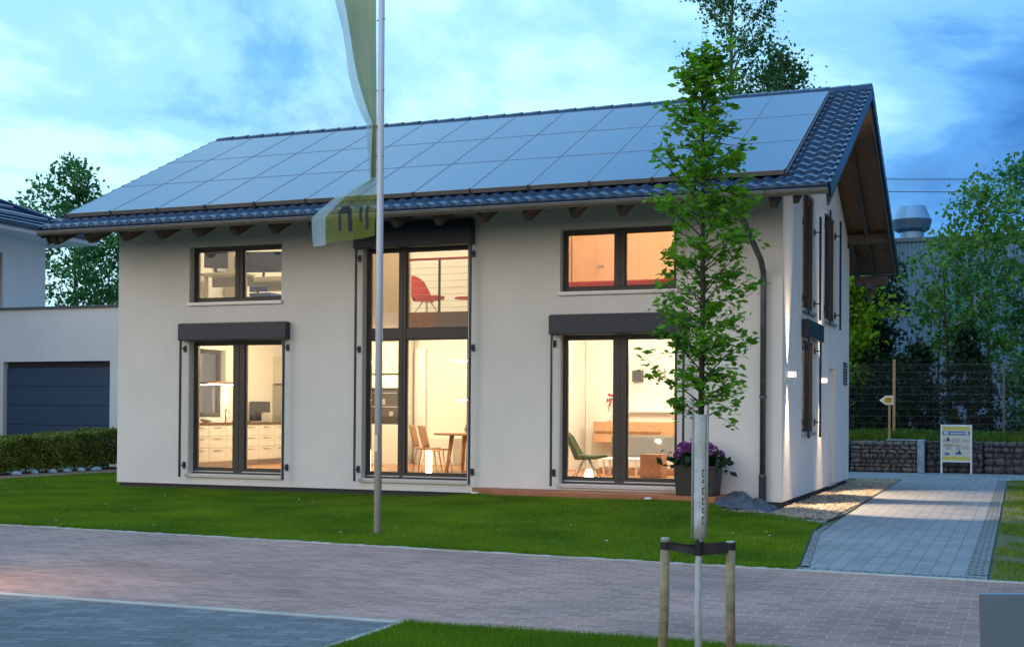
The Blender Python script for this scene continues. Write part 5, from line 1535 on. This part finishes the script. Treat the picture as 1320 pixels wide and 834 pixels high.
# birches behind the roof
def birch(base, h, lab, seed, reach):
    r_ = np.random.RandomState(seed)
    tr_, lm, L = grow(r_, base, h, .2, .30, 34, reach, .95, .26, 44, .26, twigs=4)
    # hanging twigs
    ext = []
    for (p, q) in lm[:]:
        e = np.array(p[-1])
        if r_.rand() < .55:
            ln = .6+1.3*r_.rand(); d = r_.randn(2)*.25
            m_ = e+np.array([d[0],d[1],-.25*ln]); f_ = e+np.array([d[0]*1.4,d[1]*1.4,-ln])
            lm.append(([tuple(e), tuple(m_), tuple(f_)], [.008,.005,.002]))
            nq = 26; u = r_.rand(nq,1); ext.append(e+(f_-e)*u+r_.randn(nq,3)*.07)
    L = np.concatenate([L]+ext)
    return tree('birch', lab, 'tree', base, tr_, lm, (L, .105, dict(elong=1.4, droop=.4)), 'birch_bark', 'leaf_birch', 'birches behind the house')
birch((-6.6, 28, 0), 21.5, 'tall birch rising behind the roof and the sapling', 61, 2.0)
birch((-4.75, 27.5, 0), 14.9, 'lower birch with drooping twigs above the right end of the solar panels', 62, 1.7)
# tree behind the neighbour
mk('leafy_tree', 'airy many-stemmed tree between the neighbouring house and the left end of the roof', 'tree', (-32.3,22,0), 11.3, .12, .30, 28, 1.65, 1.0, .28, 30, .24, .15, 'bark', 'leaf_far', 71, twigs=5)
mk('leafy_tree', 'second stem of greenery low behind the garage parapet', 'tree', (-30.2,21.5,0), 8.4, .10, .30, 22, 1.5, 1.1, .28, 32, .26, .16, 'bark', 'leaf_far', 72, twigs=4)
# far tree line behind everything, mostly hidden
rsf = np.random.RandomState(9)

# ------------------------------------------------------------------ LEFT: garage, neighbour, hedge
gz_ = GZ
ga = empty('garage', (-21, 8, gz_), 'white flat-roofed garage with a dark blue-grey sectional door left of the house', 'garage')
gy0 = 8.0
def wallx(x0, x1, z0, z1, holes, name, mat, y0, th, parent):
    return wall(lambda a, d, z: (a, y0+d, z), x0, x1, z0, z1, th, holes, name, mat, parent=parent)
wallx(-28, -15.5, gz_-.2, 4.16, [(-22.97,-19.33,gz_-.25,2.72)], 'front_wall', M['neighbour_render'], gy0, .3, ga)
mb = MB(); mb.box(-28, -27.7, gy0+.301, 15, gz_-.2, 4.16); mb.box(-15.8, -15.5, gy0+.301, 15, gz_-.2, 4.16); mb.box(-27.69, -15.81, 14.7, 15, gz_-.2, 4.16); mb.build('side_walls', M['neighbour_render'], ga)
mb = MB(); mb.box(-27.69,-15.81,gy0+.301,14.69,3.0,3.3); mb.build('flat_roof', M['concrete'], ga)
mb = MB(); mb.box(-28.05,-15.45,gy0-.05,gy0+.35,4.161,4.23); mb.build('coping', M['terrace_cap'], ga, bevel=.006)
mb = MB()
for i in range(5):
    z0 = gz_+.02+i*.53; mb.box(-22.95,-19.35,gy0+.13,gy0+.17,z0,min(z0+.52,2.70))
gd_ = mb.build('garage_door', M['garage_door'], ga, bevel=.006)
mb = MB(); mb.box(-22.95,-19.35,gy0+.171,gy0+.2,gz_,2.70); mb.build('door_backing', M['black_plastic'], ga)
mb = MB(); mb.box(-23.3,-16.2,8.05-1.2,8.0,gz_-.02,gz_+.01)

nb = empty('neighbour_house', (-28, 9, gz_), 'white neighbouring house with a dark hipped tile roof at the left edge', 'house')
wall(lambda a, d, z: (-25.9-d, a, z), -4, 13, gz_, 6.78, .35, [(9.2,11.12,4.45,6.26)], 'side_wall', M['neighbour_render'], parent=nb)
mb = MB(); mb.box(-34, -26.26, -3.99, 12.99, gz_, 6.77); mb.build('main_walls', M['neighbour_render'], nb)
mb = MB(); mb.box(-26.24,-26.0,9.202,11.118,4.452,6.258); w_ = mb.build('window', M['frame_brown'], nb, bevel=.01)
mb = MB(); mb.box(-25.999,-25.98,9.28,11.04,4.53,6.18); mb.build('pane', M['oven_glass'], w_)
mb = MB(); mb.box(-35.2,-24.72,-5.2,14.1,6.781,6.90); mb.build('soffit', M['soffit_white'], nb)
mb = MB(); mb.box(-35.25,-24.66,-5.25,14.15,6.901,7.02); mb.build('gutter', M['zinc_dark'], nb, bevel=.02)
# hipped roof in stepped courses
mb = MB()
x0, x1, y0, y1 = -35.2, -24.72, -5.2, 14.1
nc = 14; run = (x1-x0)/2; rise = run*math.tan(R(24)); prev = None
for c in range(nc):
    f0, f1 = c/nc, (c+1)/nc
    def ring(f, dz): 
        i = run*f; return [(x0+i, y0+i, 7.02+rise*f+dz), (x1-i, y0+i, 7.02+rise*f+dz), (x1-i, y1-i, 7.02+rise*f+dz), (x0+i, y1-i, 7.02+rise*f+dz)]
    a, b = ring(f0, .05), ring(f1, .0)
    a0 = ring(f0, -.01)
    mb.add(a+b, [(0,1,5,4),(1,2,6,5),(2,3,7,6),(3,0,4,7)])
    mb.add(a0+a, [(0,1,5,4),(1,2,6,5),(2,3,7,6),(3,0,4,7)])
mb.build('roof', M['roof_tiles'], nb, fixn=False)
mb = MB()
for f in (.16, .30):
    i = run*f; zz = 7.02+rise*f+.09
    mb.tube([(x1-i, y0+i+.5, zz), (x1-i, y1-i-.6, zz)], .028, 8)
mb.build('snow_guard', M['sill_alu'], nb)
mb = MB(); mb.tube([(x1,y1,7.08),(x1-run,y1-run,7.08+rise)], .09, 8); mb.build('hip_tiles', M['roof_tiles'], nb)
mb = MB(); mb.tube([(x1,y0,7.08),(x1-run,y0+run,7.08+rise)], .09, 8); mb.build('hip_tiles', M['roof_tiles'], nb)

# hedge
hg = empty('hedge', (-18.2, 4, GZ), 'clipped dark green box hedge in front of the garage', 'hedge')
rh = np.random.RandomState(77)
hx0, hx1, hy0, hy1, hh = -18.75, -17.85, -2.5, 7.6, .82
n = 60000
f_ = rh.rand(n)
P = np.stack([hx0+(hx1-hx0)*rh.rand(n), hy0+(hy1-hy0)*rh.rand(n), GZ+.12+(hh)*rh.rand(n)], 1)
side = rh.randint(0, 4, n)
d = np.abs(rh.randn(n))*.05
P[side==0,0] = hx1-d[side==0]; P[side==1,2] = GZ+.12+hh-d[side==1]; P[side==2,1] = hy0+d[side==2]; 
P[:,2] = GZ + (P[:,2]-GZ)*np.interp(P[:,1], [-2.5,2.4,6.5], [.72,.84,1.06])
bul = .05*np.sin(P[:,1]*3.1)+.04*np.sin(P[:,1]*7.7+P[:,2]*5)
P[:,0] += bul*(side==0); P[:,2] += .03*np.sin(P[:,1]*4.3)+.02*rh.randn(n)*(side==1)
V, F = leafquads(P, .042, rh, elong=1.5); mesh_np('foliage', V, F, M['leaf_hedge'], hg)
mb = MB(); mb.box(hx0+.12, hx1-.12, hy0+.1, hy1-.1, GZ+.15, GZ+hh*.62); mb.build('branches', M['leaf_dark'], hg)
mb = MB()
for i in range(30):
    y = hy0+.2+i*.33; mb.tube([(-18.2+.1*math.sin(i*3.), y, GZ), (-18.2, y, GZ+.3)], .018, 6)
mb.build('stems', M['bark'], hg)
for i, y in enumerate((2.75, 3.35, 3.95, 4.45, 4.95, 5.5)):
    r_ = np.random.RandomState(80+i)
    mb = MB(); mb.lathe([(.11,0),(.15,.04),(.12,.11),(.04,.15)], (-17.72, y, GZ-.01), 9)
    o = mb.build('edging_stone', M['stone_pale'], loc=(-17.72, y, GZ)); 
    o.scale = (.7+.1*r_.randn(), .85+.15*r_.randn(), .65)
    tag(o, ['first pale blue stone at the foot of the hedge, counted from the left edge', 'second pale blue stone at the foot of the hedge from the left edge', 'third pale blue stone at the foot of the hedge from the left edge', 'fourth pale blue stone at the foot of the hedge from the left edge', 'fifth pale blue stone at the foot of the hedge, near the bare soil', 'last pale blue stone at the foot of the hedge nearest the house'][i], 'stone', 'pale stones under the hedge')

# assumed lamp out of view at left, added to light the lower left pavement
sl_ = empty('assumed_bollard_lamp', (-5.6, -12.9, GZ), 'assumed unseen low path light standing just left of the photo beside the kerb', 'lamp')
mb = MB(); mb.tube([(-5.6,-12.9,GZ),(-5.6,-12.9,.62)], .06, 16); mb.build('post', M['anthracite'], sl_, smooth=False)
mb = MB(); mb.lathe([(.055,0),(.055,.10)], (-5.6,-12.9,.621)); mb.build('glow_ring', M['lamp_warm'], sl_)
mb = MB(); mb.lathe([(.075,0),(.075,.03),(.02,.04)], (-5.6,-12.9,.722)); mb.build('cap', M['anthracite'], sl_)
spot('assumed_bollard_light', (-5.5,-12.80,.66), (-4.7,-11.9,GZ), 130, 105, (1.,.72,.42), 1., .04)  # added spot of the assumed bollard, makes the warm patch on the paving

# ------------------------------------------------------------------ SKY
w = bpy.data.worlds.new('World'); scn.world = w; w.use_nodes = True
n = w.node_tree.nodes; l = w.node_tree.links; n.clear()
out = n.new('ShaderNodeOutputWorld'); bg = n.new('ShaderNodeBackground')
sky = n.new('ShaderNodeTexSky'); sky.sky_type = 'NISHITA'; sky.sun_disc = False
SUN_EL, SUN_AZ = R(3), R(215)
sky.sun_elevation = SUN_EL; sky.sun_rotation = SUN_AZ
tc = n.new('ShaderNodeTexCoord')
sep = n.new('ShaderNodeSeparateXYZ'); l.new(tc.outputs['Generated'], sep.inputs[0])
def mth(op, a, b=None, clamp=False):
    q = n.new('ShaderNodeMath'); q.operation = op; q.use_clamp = clamp
    for i, v in enumerate((a, b)):
        if v is None: continue
        if isinstance(v, (int, float)): q.inputs[i].default_value = v
        else: l.new(v, q.inputs[i])
    return q.outputs[0]
def rampn(fac, stops, interp='EASE'):
    r = n.new('ShaderNodeValToRGB'); r.color_ramp.interpolation = interp
    while len(r.color_ramp.elements) < len(stops): r.color_ramp.elements.new(.5)
    for i, (p, c) in enumerate(stops):
        r.color_ramp.elements[i].position = p; r.color_ramp.elements[i].color = (*c, 1)
    l.new(fac, r.inputs['Fac']); return r.outputs['Color']
def mixc(f, a, b, bt_='MIX'):
    q = n.new('ShaderNodeMix'); q.data_type = 'RGBA'; q.blend_type = bt_
    for s_, v in ((0, f), (6, a), (7, b)):
        if isinstance(v, (int, float)): q.inputs[s_].default_value = v
        elif isinstance(v, tuple): q.inputs[s_].default_value = (*v, 1)
        else: l.new(v, q.inputs[s_])
    return q.outputs[2]
# cloud coordinates: direction projected on a high flat layer
zz = mth('ADD', mth('MAXIMUM', sep.outputs['Z'], 0.0), .22)
cx_ = mth('DIVIDE', sep.outputs['X'], zz); cy_ = mth('DIVIDE', sep.outputs['Y'], zz)
cmb = n.new('ShaderNodeCombineXYZ'); l.new(cx_, cmb.inputs[0]); l.new(cy_, cmb.inputs[1])
def noise(scale, detail, rough, offs=(0,0,0), sc=(1,1,1), dist=0.):
    mp = n.new('ShaderNodeMapping'); mp.inputs['Location'].default_value = offs; mp.inputs['Scale'].default_value = sc
    mp.inputs['Rotation'].default_value = (0,0,R(18))
    l.new(cmb.outputs[0], mp.inputs['Vector'])
    t = n.new('ShaderNodeTexNoise'); t.inputs['Scale'].default_value = scale; t.inputs['Detail'].default_value = detail; t.inputs['Roughness'].default_value = rough; t.inputs['Distortion'].default_value = dist
    l.new(mp.outputs[0], t.inputs['Vector']); return t.outputs['Fac']
n1 = noise(.9, 8, .58, (2.6, .9, 0), (1., .8, 1), .5)
n2 = noise(2.0, 7, .6, (5.1, 2.2, 0), (1, .7, 1), .5)
lx = mth('MULTIPLY', mth('ADD', mth('MULTIPLY', sep.outputs['X'], -1.0), -.22), 4., True)
wz = mth('SUBTRACT', mth('ADD', mth('MULTIPLY', sep.outputs['X'], .54), .275), sep.outputs['Z'])
wz = mth('ADD', wz, mth('MULTIPLY', mth('SUBTRACT', n2, .5), .10))
wedge = mth('MULTIPLY', mth('MULTIPLY', wz, 14., True), mth('MULTIPLY', mth('ADD', sep.outputs['X'], .30), 5., True))
front = mth('MULTIPLY', sep.outputs['Y'], 3., True)
n1b = mth('ADD', n1, mth('MULTIPLY', front, mth('SUBTRACT', mth('MULTIPLY', lx, .095), mth('MULTIPLY', wedge, .13))))
base = rampn(n1b, [(.33, (.05,.20,.48)), (.41, (.11,.34,.66)), (.49, (.25,.54,.82)), (.58, (.44,.75,.93))])
dark = rampn(n2, [(.52, (0,0,0)), (.66, (1,1,1))])
c = mixc(mth('MULTIPLY', dark, .6), base, (.11,.27,.52))
# brighter towards the left middle, deeper to the right
az = mth('ADD', mth('MULTIPLY', sep.outputs['X'], -1.0), .0)
br = rampn(mth('ADD', mth('MULTIPLY', az, .8), .5), [(.12, (.30,.38,.50)), (.46, (.60,.72,.9)), (.68, (.88,.94,.98)), (.84, (1.22,1.12,1.04)), (1.0, (1.12,1.06,1.0))])
c = mixc(1.0, c, br, 'MULTIPLY')
# warm low sky behind the photographer (after-glow that lights the facade)
yb = mth('MULTIPLY', sep.outputs['Y'], -1.0)
gl = mth('MULTIPLY', mth('MULTIPLY', mth('MAXIMUM', yb, 0.0), 1.0, True), mth('SUBTRACT', 1.0, mth('MULTIPLY', mth('MAXIMUM', sep.outputs['Z'], 0.0), 1.15), True), True)
zen = mth('MULTIPLY', mth('SUBTRACT', sep.outputs['Z'], .66), 4., True)
c = mixc(1.0, c, rampn(zen, [(0, (1,1,1)), (1, (3.3,2.9,2.65))]), 'MULTIPLY')
c = mixc(gl, c, (1.08, .88, .70))
# below the horizon
c = mixc(mth('MULTIPLY', mth('LESS_THAN', sep.outputs['Z'], -.002), 1.0), c, (.10,.12,.12))
nish = mixc(1.0, sky.outputs[0], (.004,.004,.004), 'MULTIPLY')
c = mixc(1.0, c, nish, 'ADD')
l.new(c, bg.inputs['Color']); bg.inputs['Strength'].default_value = 1.0
l.new(bg.outputs[0], out.inputs[0])

sl = bpy.data.lights.new('sun', 'SUN'); sl.energy = .25; sl.angle = R(25); sl.color = (1., .80, .62)
so = bpy.data.objects.new('sun', sl); COL.objects.link(so)
el, azr = R(22), R(215)
sd = Vector((math.sin(azr)*math.cos(el), math.cos(azr)*math.cos(el), math.sin(el)))
so.rotation_euler = sd.to_track_quat('Z', 'Y').to_euler(); so.location = sd*50

# ------------------------------------------------------------------ CAMERA
cam = bpy.data.cameras.new('camera'); co = bpy.data.objects.new('camera', cam); COL.objects.link(co); scn.camera = co
yaw, pitch, roll = -.3724, .0099, -.007
fw = Vector((math.sin(yaw), math.cos(yaw), 0)); rt_ = Vector((math.cos(yaw), -math.sin(yaw), 0)); up_ = Vector((0,0,1))
f2 = fw*math.cos(pitch)+up_*math.sin(pitch); u2 = -fw*math.sin(pitch)+up_*math.cos(pitch)
r3 = rt_*math.cos(roll)-u2*math.sin(roll); u3 = rt_*math.sin(roll)+u2*math.cos(roll)
mt = Matrix((r3, u3, -f2)).transposed().to_4x4(); mt.translation = Vector((4.11*.85, -24.3036*.85, 1.36))
co.matrix_world = mt
cam.sensor_fit = 'HORIZONTAL'; cam.sensor_width = 36.; cam.lens = 36.*1675.8/1320.
cam.shift_y = (517.17-417)/1320.
cam.clip_start = .05; cam.clip_end = 1500

scn.render.engine = 'CYCLES'
scn.cycles.use_denoising = True
try: scn.cycles.denoiser = 'OPENIMAGEDENOISE'
except Exception: pass
scn.cycles.max_bounces = 7; scn.cycles.diffuse_bounces = 4; scn.cycles.glossy_bounces = 3; scn.cycles.transparent_max_bounces = 12
scn.cycles.sample_clamp_indirect = 6.
scn.cycles.caustics_reflective = False; scn.cycles.caustics_refractive = False
scn.view_settings.view_transform = 'Standard'
try: scn.view_settings.look = 'None'
except Exception: pass
scn.view_settings.exposure = .6; scn.view_settings.gamma = 1.
scn.view_settings.use_curve_mapping = False
